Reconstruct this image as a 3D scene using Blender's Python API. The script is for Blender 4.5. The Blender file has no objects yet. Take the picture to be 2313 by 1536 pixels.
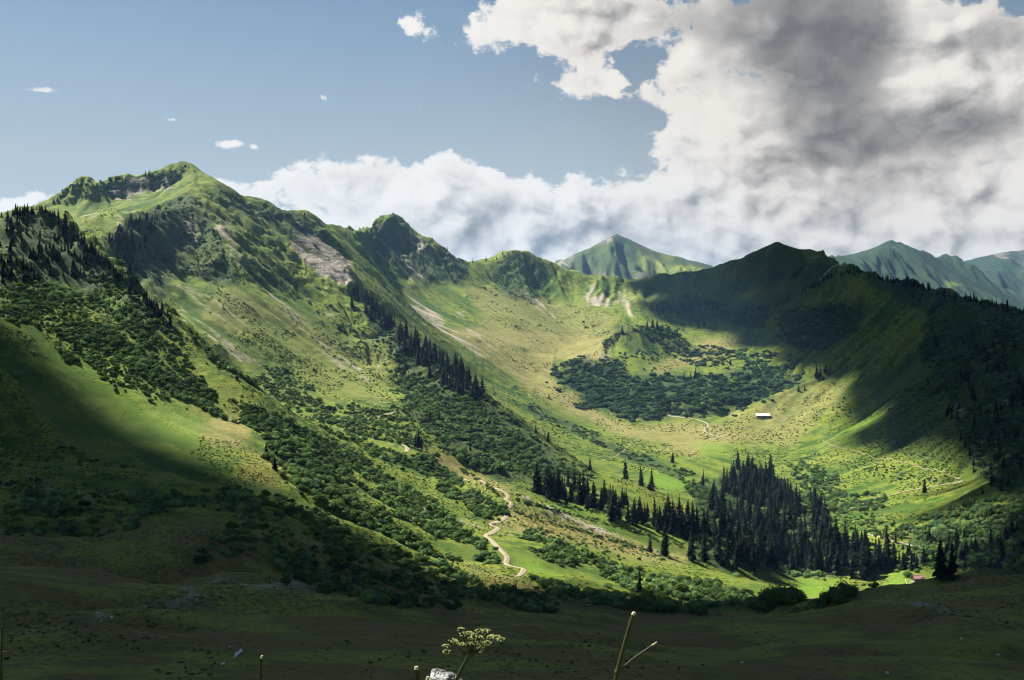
import bpy, math, random
import numpy as np
from mathutils import Vector, Matrix

# ------------------------------------------------------------------ camera
F, CX, CY = 2249.0, 1156.5, 768.0          # focal length and centre in photo pixels (2313 x 1536)
scene = bpy.context.scene
cam_d = bpy.data.cameras.new("camera"); cam = bpy.data.objects.new("camera", cam_d)
scene.collection.objects.link(cam)
cam.location = (0, 0, 0); cam.rotation_euler = (math.radians(90), 0, 0)
cam_d.sensor_width = 36.0; cam_d.lens = 36.0 * F / 2313.0
cam_d.clip_start = 0.05; cam_d.clip_end = 20000
scene.camera = cam

# ------------------------------------------------------------------ light
SUN_AZ, SUN_EL = math.radians(-53), math.radians(49)      # azimuth from +Y, clockwise; the sun stands to the left
SDIR = np.array([math.sin(SUN_AZ) * math.cos(SUN_EL), math.cos(SUN_AZ) * math.cos(SUN_EL), math.sin(SUN_EL)])
sd = bpy.data.lights.new("sun", 'SUN'); sun = bpy.data.objects.new("sun", sd)
scene.collection.objects.link(sun)
sd.energy = 5.0; sd.angle = math.radians(1.1); sd.color = (1.0, 0.93, 0.76)
sun.rotation_euler = Vector(SDIR).to_track_quat('Z', 'Y').to_euler()
scene.view_settings.view_transform = 'Standard'; scene.view_settings.look = 'None'
scene.view_settings.exposure = 1.6; scene.view_settings.gamma = 1.0
scene.render.engine = 'CYCLES'
scene.cycles.use_denoising = True
try: scene.cycles.denoiser = 'OPENIMAGEDENOISE'
except Exception: pass
scene.cycles.max_bounces = 5; scene.cycles.diffuse_bounces = 2; scene.cycles.glossy_bounces = 2
scene.cycles.transmission_bounces = 2; scene.cycles.volume_bounces = 0; scene.cycles.transparent_max_bounces = 4
scene.cycles.filter_width = 1.05; scene.cycles.use_adaptive_sampling = True; scene.cycles.adaptive_threshold = 0.02
scene.cycles.caustics_reflective = False; scene.cycles.caustics_refractive = False

# ------------------------------------------------------------------ node helper
class NT:
    def __init__(s, tree):
        s.t = tree; s.n = tree.nodes; s.n.clear()
    def put(s, sock, v):
        if v is None: return
        if isinstance(v, bpy.types.NodeSocket): s.t.links.new(v, sock)
        elif isinstance(v, (int, float)) and sock.type in ('RGBA',): sock.default_value = (v, v, v, 1)
        elif isinstance(v, (tuple, list)) and sock.type == 'RGBA' and len(v) == 3: sock.default_value = (*v, 1)
        else: sock.default_value = v
    def node(s, typ, ins=None, **props):
        nd = s.n.new(typ)
        for k, v in props.items(): setattr(nd, k, v)
        for k, v in (ins or {}).items(): s.put(nd.inputs[k], v)
        return nd
    def m(s, op, a, b=None, c=None, clamp=False):
        nd = s.n.new('ShaderNodeMath'); nd.operation = op; nd.use_clamp = clamp
        for i, v in enumerate((a, b, c)): s.put(nd.inputs[i], v)
        return nd.outputs[0]
    def v(s, op, a, b=None):
        nd = s.n.new('ShaderNodeVectorMath'); nd.operation = op
        s.put(nd.inputs[0], a); s.put(nd.inputs[1], b)
        return nd.outputs['Value'] if op in ('DOT_PRODUCT', 'LENGTH') else nd.outputs[0]
    def mix(s, f, a, b, blend='MIX'):
        nd = s.n.new('ShaderNodeMix'); nd.data_type = 'RGBA'; nd.blend_type = blend; nd.clamp_factor = True
        s.put(nd.inputs[0], f); s.put(nd.inputs[6], a); s.put(nd.inputs[7], b)
        return nd.outputs[2]
    def noise(s, vec, scale, detail=4, rough=0.55, dist=0.0, lac=2.0):
        nd = s.n.new('ShaderNodeTexNoise'); s.put(nd.inputs['Vector'], vec)
        nd.inputs['Scale'].default_value = scale; nd.inputs['Detail'].default_value = detail
        nd.inputs['Roughness'].default_value = rough; nd.inputs['Distortion'].default_value = dist
        nd.inputs['Lacunarity'].default_value = lac
        return nd.outputs[0]
    def smooth(s, x, lo, hi, o0=0.0, o1=1.0):
        nd = s.n.new('ShaderNodeMapRange'); nd.interpolation_type = 'SMOOTHSTEP'
        for i, v in enumerate((x, lo, hi, o0, o1)): s.put(nd.inputs[i], v)
        return nd.outputs[0]
    def lin(s, x, lo, hi, o0=0.0, o1=1.0):
        nd = s.n.new('ShaderNodeMapRange')
        for i, v in enumerate((x, lo, hi, o0, o1)): s.put(nd.inputs[i], v)
        return nd.outputs[0]

def direction(px, py):
    d = np.array([(px - CX) / F, 1.0, (CY - py) / F]); return d / np.linalg.norm(d)

# ------------------------------------------------------------------ world: clear sky and broken cumulus
def build_world():
    w = bpy.data.worlds.new("World"); scene.world = w; w.use_nodes = True
    w.cycles.sampling_method = 'MANUAL'; w.cycles.sample_map_resolution = 256
    T = NT(w.node_tree)
    out = T.node('ShaderNodeOutputWorld'); bg = T.node('ShaderNodeBackground')
    bg.inputs[1].default_value = 0.05
    sky = T.node('ShaderNodeTexSky'); sky.sky_type = 'NISHITA'; sky.sun_disc = False
    sky.sun_elevation = SUN_EL; sky.sun_rotation = SUN_AZ
    sky.air_density = 1.0; sky.dust_density = 1.2; sky.ozone_density = 1.4; sky.altitude = 1600
    D = T.node('ShaderNodeTexCoord').outputs['Generated']
    sep = T.node('ShaderNodeSeparateXYZ', {'Vector': D})
    fwd = T.m('MAXIMUM', sep.outputs[1], 0.12)
    UV = T.v('SCALE', T.v('MULTIPLY', D, (F, 0, F))); T.put(UV.node.inputs['Scale'], T.m('DIVIDE', 1.0, fwd))   # direction on a plane one unit ahead, to the north
    def blobs(lst):
        tot = None
        for px, py, sx, sy, wt in lst:
            nd = T.n.new('ShaderNodeVectorMath'); nd.operation = 'MULTIPLY_ADD'
            T.put(nd.inputs[0], UV); nd.inputs[1].default_value = (1 / sx, 0, 1 / sy)
            nd.inputs[2].default_value = (-(px - CX) / sx, 0, -(CY - py) / sy)
            r2 = T.v('DOT_PRODUCT', nd.outputs[0], nd.outputs[0])
            g = T.m('POWER', 0.3679, r2)
            tot = T.m('MULTIPLY_ADD', g, wt, tot if tot is not None else 0.0)
        return tot
    cover = blobs([
        (960, 500, 360, 130, .95), (1035, 390, 100, 55, .50), (880, 400, 100, 45, .34), (760, 405, 160, 52, .52), (590, 440, 110, 40, .40), (1190, 430, 90, 70, .18),
        (1330, 570, 330, 115, .85), (1700, 580, 620, 110, .6), (1950, 330, 430, 330, 1.05), (1620, 400, 180, 170, .55), (1560, 190, 80, 130, .42), (1860, 40, 330, 130, .55), (2250, 450, 260, 200, .5), (2290, 150, 150, 160, .6),
        (1215, 40, 165, 95, 1.0), (1330, 110, 60, 60, .4), (1330, 195, 120, 48, .80), (1400, 60, 120, 70, .55), (1090, 95, 50, 40, .25), (1470, 20, 130, 45, .55), (1390, 310, 60, 18, .30), (1350, 460, 40, 12, .4),
        (1430, 160, 40, 50, -.65), (1475, 268, 50, 26, -.55), (1250, 330, 150, 70, -.5), (1240, 420, 50, 50, -.2),
        (930, 58, 34, 28, .56), (520, 326, 50, 14, .60), (578, 332, 18, 9, .48), (88, 203, 55, 14, .80), (105, 442, 70, 24, .8), (15, 465, 70, 28, .9),
        (386, 270, 22, 8, .56), (292, 303, 16, 7, .52), (733, 218, 16, 20, .46), (195, 306, 14, 5, .5), (815, 98, 12, 9, .45), (480, 415, 40, 14, .4)])
    cover = T.m('MULTIPLY', cover, T.smooth(sep.outputs[1], 0.15, 0.5))
    behind = T.smooth(T.v('DOT_PRODUCT', D, (0.45, 0.88, 0.0)), 0.70, 0.2, 0.0, 0.20)   # broken cover goes on all round
    up = T.smooth(sep.outputs[2], 0.36, 0.6, 0.0, 0.20)
    cover = T.m('ADD', cover, T.m('MAXIMUM', behind, up))
    sz = T.v('MULTIPLY', D, (1.0, 1.0, 1.30))
    warp = T.node('ShaderNodeTexNoise', {'Vector': sz}); warp.inputs['Scale'].default_value = 16; warp.inputs['Detail'].default_value = 4; warp.inputs['Roughness'].default_value = .6
    P0 = T.v('ADD', sz, T.v('MULTIPLY', T.v('SUBTRACT', warp.outputs['Color'], (.5, .5, .5)), (.035, .035, .035)))
    P1 = T.v('ADD', P0, tuple(0.016 * np.array([-0.70, 0.1, 0.70])))
    def puffs(P, det):
        vo = T.node('ShaderNodeTexVoronoi', {'Vector': P}); vo.feature = 'F1'; vo.inputs['Scale'].default_value = 19.0
        vo.inputs['Detail'].default_value = det; vo.inputs['Roughness'].default_value = .5; vo.inputs['Lacunarity'].default_value = 2.3
        return T.m('SUBTRACT', .60, vo.outputs['Distance'])
    nA = T.noise(P0, 10.0, 9, .62); bA = puffs(P0, 1.0)
    nB = T.noise(P1, 10.0, 4, .55); nC = T.noise(P0, 10.0, 4, .55)
    big = T.noise(P0, 5.0, 3, .5)
    fld = T.m('ADD', cover, T.m('ADD', T.m('MULTIPLY', T.m('SUBTRACT', nA, .5), 2.1), T.m('MULTIPLY', bA, .42)))
    fld = T.m('ADD', fld, T.m('MULTIPLY', T.m('SUBTRACT', T.noise(P0, 75.0, 4, .6), .5), .75))
    dens = T.smooth(fld, 0.40, 0.62)
    core = T.smooth(fld, 0.5, 1.2)
    lightdiff = T.m('MULTIPLY', T.m('SUBTRACT', nC, nB), 2.6)
    dark = blobs([(1800, 130, 150, 160, .46), (1890, 160, 120, 170, .44), (1740, 20, 170, 100, .34), (1970, 40, 100, 150, .46), (1840, 290, 120, 90, .26), (1640, 120, 90, 90, .12), (2230, 275, 170, 55, .50), (2030, 330, 170, 80, .36), (2290, 60, 170, 90, .36), (2180, 120, 90, 60, .16),
                  (1560, 50, 150, 55, .26), (1950, 470, 300, 80, .22), (1120, 470, 60, 50, .34), (1010, 540, 140, 40, .26), (1430, 540, 200, 40, .22), (700, 470, 120, 40, .12), (1300, 40, 120, 60, .10),
                  (2110, 190, 80, 60, -.25)])
    dark = T.m('ADD', T.m('MULTIPLY', T.m('ADD', dark, .10), T.m('ADD', .80, T.m('MULTIPLY', big, .45))), T.m('MULTIPLY', T.m('SUBTRACT', big, .5), .20))
    shade = T.m('SUBTRACT', 1.0, T.m('SMOOTH_MIN', T.m('MAXIMUM', dark, 0.0), .80, .35))
    shade = T.m('ADD', shade, T.m('MULTIPLY', lightdiff, T.m('MULTIPLY', T.m('ADD', .3, T.m('MULTIPLY', core, 1.2)), T.smooth(dark, .75, .1, .22, 1.0))))
    shade = T.m('ADD', shade, T.m('MULTIPLY', T.m('SUBTRACT', bA, .10), T.m('MULTIPLY', core, .50)))
    shade = T.smooth(shade, -0.10, 1.0)
    ccol = T.mix(shade, (1.25, 1.33, 1.40), (6.3, 6.05, 5.7))
    skyc = T.mix(1.0, sky.outputs[0], (.47, .56, .56), 'MULTIPLY')
    low = T.smooth(sep.outputs[2], 0.55, -0.02); skyc = T.mix(T.m('MULTIPLY', low, .86), skyc, (2.5, 3.0, 3.3))
    skyc = T.mix(T.m('MULTIPLY', T.smooth(sep.outputs[2], 0.34, 0.0), .85), skyc, (3.7, 3.95, 3.85))
    col = T.mix(dens, skyc, ccol)
    T.t.links.new(col, bg.inputs[0]); T.t.links.new(bg.outputs[0], out.inputs[0])
build_world()
# ------------------------------------------------------------------ numeric helpers
rng = np.random.default_rng(7)
def _hash(ix, iy, seed):
    h = (ix.astype(np.int64) * 374761393 + iy.astype(np.int64) * 668265263 + seed * 1442695041) & 0xFFFFFFFF
    h = ((h ^ (h >> 13)) * 1274126177) & 0xFFFFFFFF
    return ((h ^ (h >> 16)) & 0xFFFF).astype(np.float32) / 65535.0
def vnoise(x, y, seed=0):
    ix = np.floor(x); iy = np.floor(y); fx = (x - ix).astype(np.float32); fy = (y - iy).astype(np.float32)
    ix = ix.astype(np.int64); iy = iy.astype(np.int64)
    u = fx * fx * fx * (fx * (fx * 6 - 15) + 10); v = fy * fy * fy * (fy * (fy * 6 - 15) + 10)
    a = _hash(ix, iy, seed); b = _hash(ix + 1, iy, seed); c = _hash(ix, iy + 1, seed); d = _hash(ix + 1, iy + 1, seed)
    return (a + (b - a) * u) * (1 - v) + (c + (d - c) * u) * v
def fbm(x, y, wl, octaves=4, seed=0, gain=0.5):
    t = np.zeros(np.shape(x), np.float32); amp = 1.0; s = 0.0
    ca, sa = math.cos(0.6), math.sin(0.6)
    x = np.asarray(x, np.float64) / wl; y = np.asarray(y, np.float64) / wl
    for o in range(octaves):
        t += amp * vnoise(x, y, seed + o * 17); s += amp; amp *= gain
        x, y = (x * ca - y * sa) * 2.03 + 7.1, (x * sa + y * ca) * 2.03 + 3.7
    return t / s
def sstep(a, b, x):
    t = np.clip((x - a) / (b - a), 0, 1); return t * t * (3 - 2 * t)
def unproj(px, py, d):
    px, py, d = map(np.asarray, (px, py, d)); return np.stack([(px - CX) / F * d, d + 0 * px, (CY - py) / F * d], -1)
def project(p):
    y = np.maximum(p[..., 1], 0.5); return CX + F * p[..., 0] / y, CY - F * p[..., 2] / y
def inpoly(px, py, poly):
    poly = np.asarray(poly, float); ins = np.zeros(px.shape, bool); n = len(poly)
    for i in range(n):
        x1, y1 = poly[i]; x2, y2 = poly[(i + 1) % n]
        if y1 == y2: continue
        c = ((y1 > py) != (y2 > py)) & (px < (x2 - x1) * (py - y1) / (y2 - y1) + x1); ins ^= c
    return ins

# ------------------------------------------------------------------ the lie of the land: crest lines and spot heights (photo x, photo y, distance in m)
CTRL = []
def ridge(pts, back=None, step=22.0):
    P = unproj(*np.array(pts, float).T)
    for a, b in zip(P[:-1], P[1:]):
        n = max(1, int(np.linalg.norm(b[:2] - a[:2]) / step))
        for k in range(n): CTRL.append(a + (b - a) * k / n)
    CTRL.append(P[-1])
    if back:
        for a in P[::1]:
            for dd, dz in back: CTRL.append(a + np.array([a[0] / a[1] * dd, dd, dz]))
def spots(pts):
    for p in (unproj(*np.array(pts, float).T) if pts else []): CTRL.append(p)
def world_spots(pts):
    for p in pts: CTRL.append(np.array(p, float))

BACK = [(70, -42), (170, -100)]
# main skyline
ridge([(130,452,1350),(155,426,1350),(185,405,1350),(203,408,1352),(216,420,1355),(226,416,1360),(260,406,1380),(290,402,1400),(330,396,1415),(360,386,1425),(385,373,1432),
       (405,365,1432),(422,371,1426),(445,388,1416),(470,405,1405),(500,425,1398),(540,446,1415),(590,458,1434),(640,471,1462),(680,481,1485),(710,496,1500),(740,508,1512)], BACK)
ridge([(740,508,1512),(770,513,1570),(800,519,1690),(825,515,1790),(850,505,1850),(875,491,1895),(890,487,1900),(905,495,1900),(925,519,1885),(945,531,1870),(970,545,1870),(1000,561,1880),
       (1040,585,1900),(1060,591,1920),(1100,589,1950),(1122,585,1950),(1137,573,1950),(1165,565,1950),(1190,572,1950),(1215,581,1960),(1240,592,1970),(1252,599,1970),(1290,608,1980),
       (1320,623,1980),(1350,629,1970),(1400,629,1950),(1450,624,1940),(1500,621,1930),(1550,613,1930),(1600,603,1930),(1650,590,1930),(1700,572,1920),(1740,552,1900),(1758,543,1900),
       (1780,556,1880),(1800,565,1870),(1830,563,1870),(1860,571,1850),(1890,588,1780),(1907,598,1640),(1950,613,1530),(2000,624,1450),(2050,634,1400),(2090,643,1350),(2130,655,1300),
       (2180,671,1260),(2230,682,1220),(2280,693,1180),(2313,701,1150),(2450,750,1090),(2650,840,1020)], BACK)
# left ridge and its rib running down to the right
ridge([(-420,560,640),(-250,520,680),(-120,496,715),(0,482,745),(50,474,760),(90,473,770),(112,470,772),(146,504,755),(198,550,731),(255,600,710),(281,620,700),(340,675,672),(385,725,653)], [(60, -34), (130, -60)])
ridge([(385,725,653),(458,780,635),(530,834,619),(600,882,607)], [(50, -16)])
# spur below the summit with the steep shaded face
ridge([(430,378,1420),(440,400,1372),(437,414,1330),(433,428,1300),(425,441,1262),(412,456,1228),(395,473,1186),(370,489,1142),(345,491,1116),(320,486,1096),(300,490,1070),(280,505,1040),
       (258,517,1015),(235,535,985)])
ridge([(437,414,1330),(450,432,1300),(466,470,1248),(490,530,1165),(520,592,1096),(545,640,1056),(570,690,1010)])
spots([(415,490,1192),(425,525,1168),(435,565,1138),(448,605,1092),(470,640,1045),(385,520,1130),(395,560,1105),(405,600,1065),(425,640,1020),(350,530,1082),(350,570,1058),(355,610,1025),
       (310,540,1030),(305,580,1008),(320,620,975),(365,650,955),(400,680,945),(440,690,955)])
# hollow behind the spur
spots([(395,392,1400),(420,396,1392)])
spots([(300,436,1378),(350,440,1385),(270,446,1352),(250,455,1330),(320,450,1345),(360,450,1350),(400,425,1400),(240,480,1270),(300,470,1270),(350,470,1265),(390,445,1330),(220,480,1270),
       (200,500,1230),(250,510,1180),(290,490,1190),(190,460,1300),(160,460,1310),(205,440,1325),(150,490,1230),(180,520,1150)])
# long bright slope: nearly a plane that falls to the right
def slope_d(px, py): u = (px - CX) / F; v = (CY - py) / F; return 380.8 / (.4*0 - .6 * (.894 * u - .447) - v)
MS = [(500,470),(530,500),(560,520),(560,580),(600,560),(650,540),(700,540),(690,590),(640,610),(740,590),(700,640),(600,640),(620,680),(590,700),(500,690),(600,740),(680,700),(760,680),(450,730),(520,740),(560,780),(640,780),(700,780),(800,740),(780,800),
      (420,755),(470,790),(530,810),(600,830),(680,830),(740,840),(840,830),(860,790)]
spots([(a_, b_, slope_d(a_, b_)) for a_, b_ in MS])
spots([(640,885,835),(720,940,760),(800,900,865),(860,890,915),(900,860,975),(935,885,955),(780,985,695),(850,945,800),(905,930,835),(900,970,770),(720,880,880)])
# wooded rib
ridge([(735,512,1495),(762,562,1385),(785,602,1300),(802,645,1222),(850,702,1150),(900,742,1095),(950,772,1052),(1000,803,1012),(1050,843,972),(1080,878,940),(1150,936,900),(1220,986,870),
       (1290,1036,845),(1345,1068,825),(1400,1098,800)])
spots([(860,760,1075),(900,800,1020),(950,830,985),(960,870,935),(1000,910,895),(1050,960,850),(1110,1010,810),(1200,1062,780),(1000,960,825),(1060,1020,775),(1130,1062,745),(1060,1070,700),(1190,1105,700)])
world_spots([(-60,1040,-62),(-10,1000,-86),(40,960,-108),(80,920,-124),(-120,1120,-32),(-180,1220,0),(-240,1320,55)])
# slopes of the second peak, back bowl
spots([(850,560,1800),(830,580,1720),(900,580,1840),(850,630,1640),(950,610,1800),(900,680,1560),(950,660,1680),(1000,640,1770),(960,720,1490),(1050,660,1740),(1020,700,1620),(1000,750,1440),(1080,760,1480),
       (1100,640,1850),(1150,615,1900),(1200,640,1880),(1100,810,1370),(1110,860,1310),(1160,720,1640),(1180,780,1500),(1160,900,1250),(1200,930,1215),(1260,960,1165),(1330,1000,1100),(1400,1030,1045),
       (1480,1062,980),(1560,1097,915),(1250,640,1900),(1300,660,1880),(1250,720,1720),(1350,690,1800),(1350,740,1680),(1300,780,1570),(1240,800,1510),(1210,850,1400),(1250,900,1300),(1300,960,1210),
       (1400,985,1150),(1500,1010,1130),(1560,1040,1040),(1400,670,1830),(1450,660,1860),(1500,660,1850),(1600,640,1870),(1700,620,1860),(1760,600,1850),(1830,600,1830),(1800,640,1780),(1700,670,1760),
       (1600,690,1760),(1500,705,1750),(1550,740,1660),(1400,720,1690),(1850,660,1640),(1880,630,1680)])
# shrub knolls in the basin
ridge([(1250,832,1440),(1290,815,1445),(1350,808,1450),(1400,806,1460)])
ridge([(1375,752,1545),(1410,735,1550),(1470,733,1555),(1530,745,1550)], [(45, -9)])
spots([(1390,785,1500),(1450,780,1500),(1510,800,1490),(1460,830,1440),(1500,840,1425),(1560,800,1495),(1560,775,1560),(1650,778,1560),(1700,800,1490),(1750,760,1560),(1750,730,1620),(1800,820,1410),(1850,800,1415),
       (1300,870,1370),(1350,915,1310),(1400,880,1350),(1420,942,1270),(1460,900,1320),(1480,875,1365),(1500,930,1285),(1560,880,1350),(1560,920,1295),(1640,850,1400),(1620,900,1320),(1700,870,1365),(1760,860,1370)])
spots([(1860,740,1480),(1900,720,1480),(1950,690,1460),(1850,700,1560),(1920,650,1540),(2000,660,1420)])
# valley floor and the barn hill
ridge([(1640,944,1250),(1700,917,1275),(1760,888,1295),(1800,868,1310),(1835,850,1325)], [(35, -7)])
spots([(1500,970,1215),(1550,945,1262),(1600,965,1220),(1650,992,1165),(1580,1010,1120),(1690,1012,1115),(1725,945,1228),(1700,985,1170),(1760,930,1240),(1800,965,1180),(1860,900,1250),(1900,860,1265),(1850,1000,1115),
       (1780,1020,1090),(1900,935,1180),(1950,890,1200),(1980,950,1100),(1900,1035,1020),(2000,1040,950),(1960,1000,1040),(2100,1072,880),(2172,1090,850),(1830,1060,980),(1750,1060,1010),(1950,1085,905),(2050,1120,830),
       (1950,1145,805),(1880,1140,830),(2100,1180,730),(1990,1205,715),(1900,1190,750),(2080,1230,680)])
# right-hand mountainside
ridge([(2085,672,1340),(2075,705,1300),(2042,755,1262),(2000,800,1240),(1945,842,1228)])
spots([(2000,720,1340),(1950,770,1320),(1930,800,1300),(2100,780,1190),(2060,820,1190),(2000,870,1170),(2100,860,1105),(2200,740,1130),(2200,820,1035),(2313,780,1005),(2313,860,900),(2200,900,960),(2100,950,1010),
       (2200,980,895),(2313,950,825),(2250,1040,800),(2313,1060,730),(2200,1100,775),(2313,1150,660),(2200,1170,700),(2200,1240,630),(2313,1240,570),(2500,1000,760),(2500,860,880),(2500,1200,540)])
# ravine with the spruce wood
world_spots([(205,900,-143),(215,820,-152),(200,740,-160),(180,680,-162),(230,640,-160),(300,610,-156),(150,600,-150),(260,560,-150),(330,540,-146),(100,690,-141),(110,740,-134),(140,800,-136)])
# terraces beside the gravel road
spots([(940,1000,722),(1000,1035,690),(1080,1085,630),(1140,1108,608),(1150,1135,580),(1110,1185,530),(1100,1205,515),(1130,1245,470),(1180,1290,440),(1150,1305,432),(1200,1128,628),(1300,1150,642),(1400,1170,655),
       (1500,1190,662),(1600,1208,668),(1250,1180,585),(1350,1210,590),(1450,1235,600),(1500,1252,602),(1560,1262,604),(1250,1240,500),(1350,1270,500),(1450,1300,500),(1600,1300,520),(1300,1310,430),(1430,1335,440),(1560,1330,460),
       (1700,1370,420),(1650,1330,470),(1760,1372,405),(1840,1345,480),(1900,1325,520),(2010,1318,520),(2074,1316,520),(2110,1312,530),(1200,1330,400),(1350,1350,400),(1500,1360,400),(1600,1375,390)])
spots([(1230,1100,720),(1300,1125,700),(1400,1150,700),(1500,1172,705),(1570,1190,705),(1000,1080,655),(1050,1130,590),(1020,1160,545),(960,1110,600),(880,1050,630),(1000,1210,490),(1060,1260,450),(950,1250,440),(1080,1310,420)])
# near left slope
def left_d(px, py): u = (px - CX) / F; v = (CY - py) / F; return 272.9 / (.3 - .4 * u - v)
spots([(a_, b_, left_d(a_, b_)) for a_, b_ in [(0,540),(60,540),(0,620),(100,600),(0,700),(100,680),(180,640),(200,720),(280,700),(120,780),(0,800),(220,800),(330,780),(320,850),(420,840),(420,905),(500,880),(0,900),(150,900),(300,940),(470,945),(560,940),(-200,700),(-200,900)]])
spots([(570,978,532),(620,1000,535),(430,990,500),(520,1040,470),(0,1000,450),(150,1010,458),(300,1040,452),(600,1060,465),(700,1040,545),(700,1110,460),(800,1100,525),
       (800,1180,440),(900,1200,450),(0,1090,390),(200,1100,395),(400,1110,400),(580,1140,390),(700,1200,375),(0,1190,330),(200,1215,325),(400,1230,318),(600,1230,330),(800,1270,360),(900,1310,370),(1000,1310,400),
       (-300,1100,380),(-300,1300,240)])
ridge([(80,520,735),(115,570,715),(165,620,695),(215,690,660)]); ridge([(190,560,715),(188,620,690),(235,690,655)])
# near meadow with its crest and the dip behind it
ridge([(-200,1330,212),(0,1290,235),(150,1290,240),(300,1340,238),(430,1332,238),(520,1310,242),(600,1306,246),(700,1345,244),(800,1368,244),(1000,1387,248),(1200,1409,254),(1290,1410,256),(1400,1390,262),(1500,1386,266),
       (1600,1392,268),(1700,1388,272),(1810,1380,278),(1900,1352,288),(1990,1345,298),(2060,1340,302),(2110,1334,304),(2160,1312,307),(2210,1298,310),(2313,1287,305),(2500,1290,300)])
world_spots([(-95,290,-85),(-60,290,-86),(-20,300,-90),(20,310,-93),(60,320,-94),(100,340,-97),(130,350,-100),(160,380,-106),(200,400,-110),(250,420,-112)])
spots([(0,1400,195),(300,1400,200),(600,1400,205),(900,1430,205),(1200,1450,205),(1500,1440,220),(1800,1440,225),(2100,1400,235),(2313,1400,228),(0,1500,168),(400,1500,168),(800,1500,170),(1200,1500,172),(1600,1500,175),
       (2000,1500,180),(2313,1500,180),(0,1560,152),(1156,1560,152),(2313,1560,158)])
# ground that falls away under the viewpoint, and what lies outside the picture
def nearground(x, y):
    r = np.maximum(y, -60.0)
    prof = np.interp(r, [-60, -20, -5, 0, 3, 4, 5, 6, 7, 10, 20, 50, 100, 130, 160], [24, 8, 0.6, -1.62, -1.70, -1.75, -1.87, -2.25, -2.9, -4.8, -10.5, -27.0, -45.0, -51.5, -55.8])
    return prof + 0.00 * x
for yy in (-300, -150, -60, 20, 50, 80, 110, 130):
    for xx in (-260, -160, -90, -40, 0, 40, 90, 160, 260):
        CTRL.append(np.array([xx, yy, float(nearground(xx, max(yy, -60))) + (0 if yy > -100 else -yy * .35)]))
world_spots([(-1500,600,60),(-1500,1400,120),(-1400,2000,60),(-1000,1500,130),(-800,1750,60),(-400,2200,40),(0,2350,30),(500,2350,30),(1000,2200,0),(1400,1900,-20),(1500,1300,20),(1500,700,-40),(1300,300,-60),(900,200,-70),(600,100,-50),
             (-700,1500,130),(-600,1700,110),(1000,1500,-40),(1200,1000,40),(-900,600,90),(-900,200,0),(-600,100,-20),(700,2150,60),(900,700,40),(800,450,-60)])

C = np.array(CTRL); keep = []
for i, p in enumerate(C):
    if all((p[0] - C[j][0]) ** 2 + (p[1] - C[j][1]) ** 2 > 64 for j in keep): keep.append(i)
C = C[keep]
def rbf_fit(C, lam=.4):
    n = len(C); xy = C[:, :2] / 1000.0
    d = np.sqrt(((xy[:, None] - xy[None]) ** 2).sum(-1))
    A = np.zeros((n + 3, n + 3)); A[:n, :n] = -d + np.eye(n) * lam / 1000.0
    A[:n, n] = 1; A[:n, n + 1:] = xy; A[n, :n] = 1; A[n + 1:, :n] = xy.T
    b = np.zeros(n + 3); b[:n] = C[:, 2]
    return np.linalg.solve(A, b)
W = rbf_fit(C)
GS = 5.0; GX0, GX1, GY0, GY1 = -1600.0, 1700.0, -400.0, 2500.0
gx = np.arange(GX0, GX1 + 1, GS); gy = np.arange(GY0, GY1 + 1, GS)
def rbf_eval(x, y):
    x = np.asarray(x, np.float32).ravel() / 1000; y = np.asarray(y, np.float32).ravel() / 1000
    out = np.empty(x.shape, np.float32); cx = (C[:, 0] / 1000).astype(np.float32); cy = (C[:, 1] / 1000).astype(np.float32); w = W[:-3].astype(np.float32)
    for s in range(0, len(x), 20000):
        a = x[s:s + 20000, None] - cx; b = y[s:s + 20000, None] - cy
        out[s:s + 20000] = -(np.sqrt(a * a + b * b) @ w)
    return out + (W[-3] + W[-2] * x + W[-1] * y).astype(np.float32)
XX, YY = np.meshgrid(gx, gy)
H0 = rbf_eval(XX, YY).reshape(XX.shape)
def bil(A, x, y):
    u = np.clip((x - GX0) / GS, 0, A.shape[1] - 1.001); v = np.clip((y - GY0) / GS, 0, A.shape[0] - 1.001)
    i = u.astype(np.int32); j = v.astype(np.int32); fu = (u - i).astype(np.float32); fv = (v - j).astype(np.float32)
    return (A[j, i] * (1 - fu) + A[j, i + 1] * fu) * (1 - fv) + (A[j + 1, i] * (1 - fu) + A[j + 1, i + 1] * fu) * fv
# rills and streaks: noise smeared along the fall line
gyy, gxx = np.gradient(H0, GS)
def blur(A, n):
    for _ in range(n):
        A = (A + np.roll(A, 1, 0) + np.roll(A, -1, 0) + np.roll(A, 1, 1) + np.roll(A, -1, 1)) / 5
    return A
bgx, bgy = blur(gxx, 4), blur(gyy, 4)
SLOPE = np.sqrt(bgx ** 2 + bgy ** 2)
ux, uy = bgx / (SLOPE + 1e-3), bgy / (SLOPE + 1e-3)
# (on a finer 2.5 m lattice)
LS = 2.5; lx = np.arange(-1100, 1250, LS); ly = np.arange(100, 2100, LS); LX, LY = np.meshgrid(lx, ly)
def lic(fields, steps, h):
    acc = [np.zeros(LX.shape, np.float32) for _ in fields]; n = 0
    for sgn in (1, -1):
        x = LX.copy(); y = LY.copy()
        for k in range(steps):
            for a, f in zip(acc, fields): a += f(x, y)
            n += 1
            x, y = x + sgn * h * bil(ux, x, y), y + sgn * h * bil(uy, x, y)
    return [(a / n) for a in acc]
s1, s2 = lic([lambda x, y: vnoise(x / 5.0, y / 5.0, 3), lambda x, y: vnoise(x / 17.0, y / 17.0, 5)], 12, 7.0)
s3, = lic([lambda x, y: vnoise(x / 48.0, y / 48.0, 9)], 9, 16.0)
nrm = lambda a: (a - a.mean()) / (a.std() + 1e-6)
s1, s2, s3 = nrm(s1), nrm(s2), nrm(s3)
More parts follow.
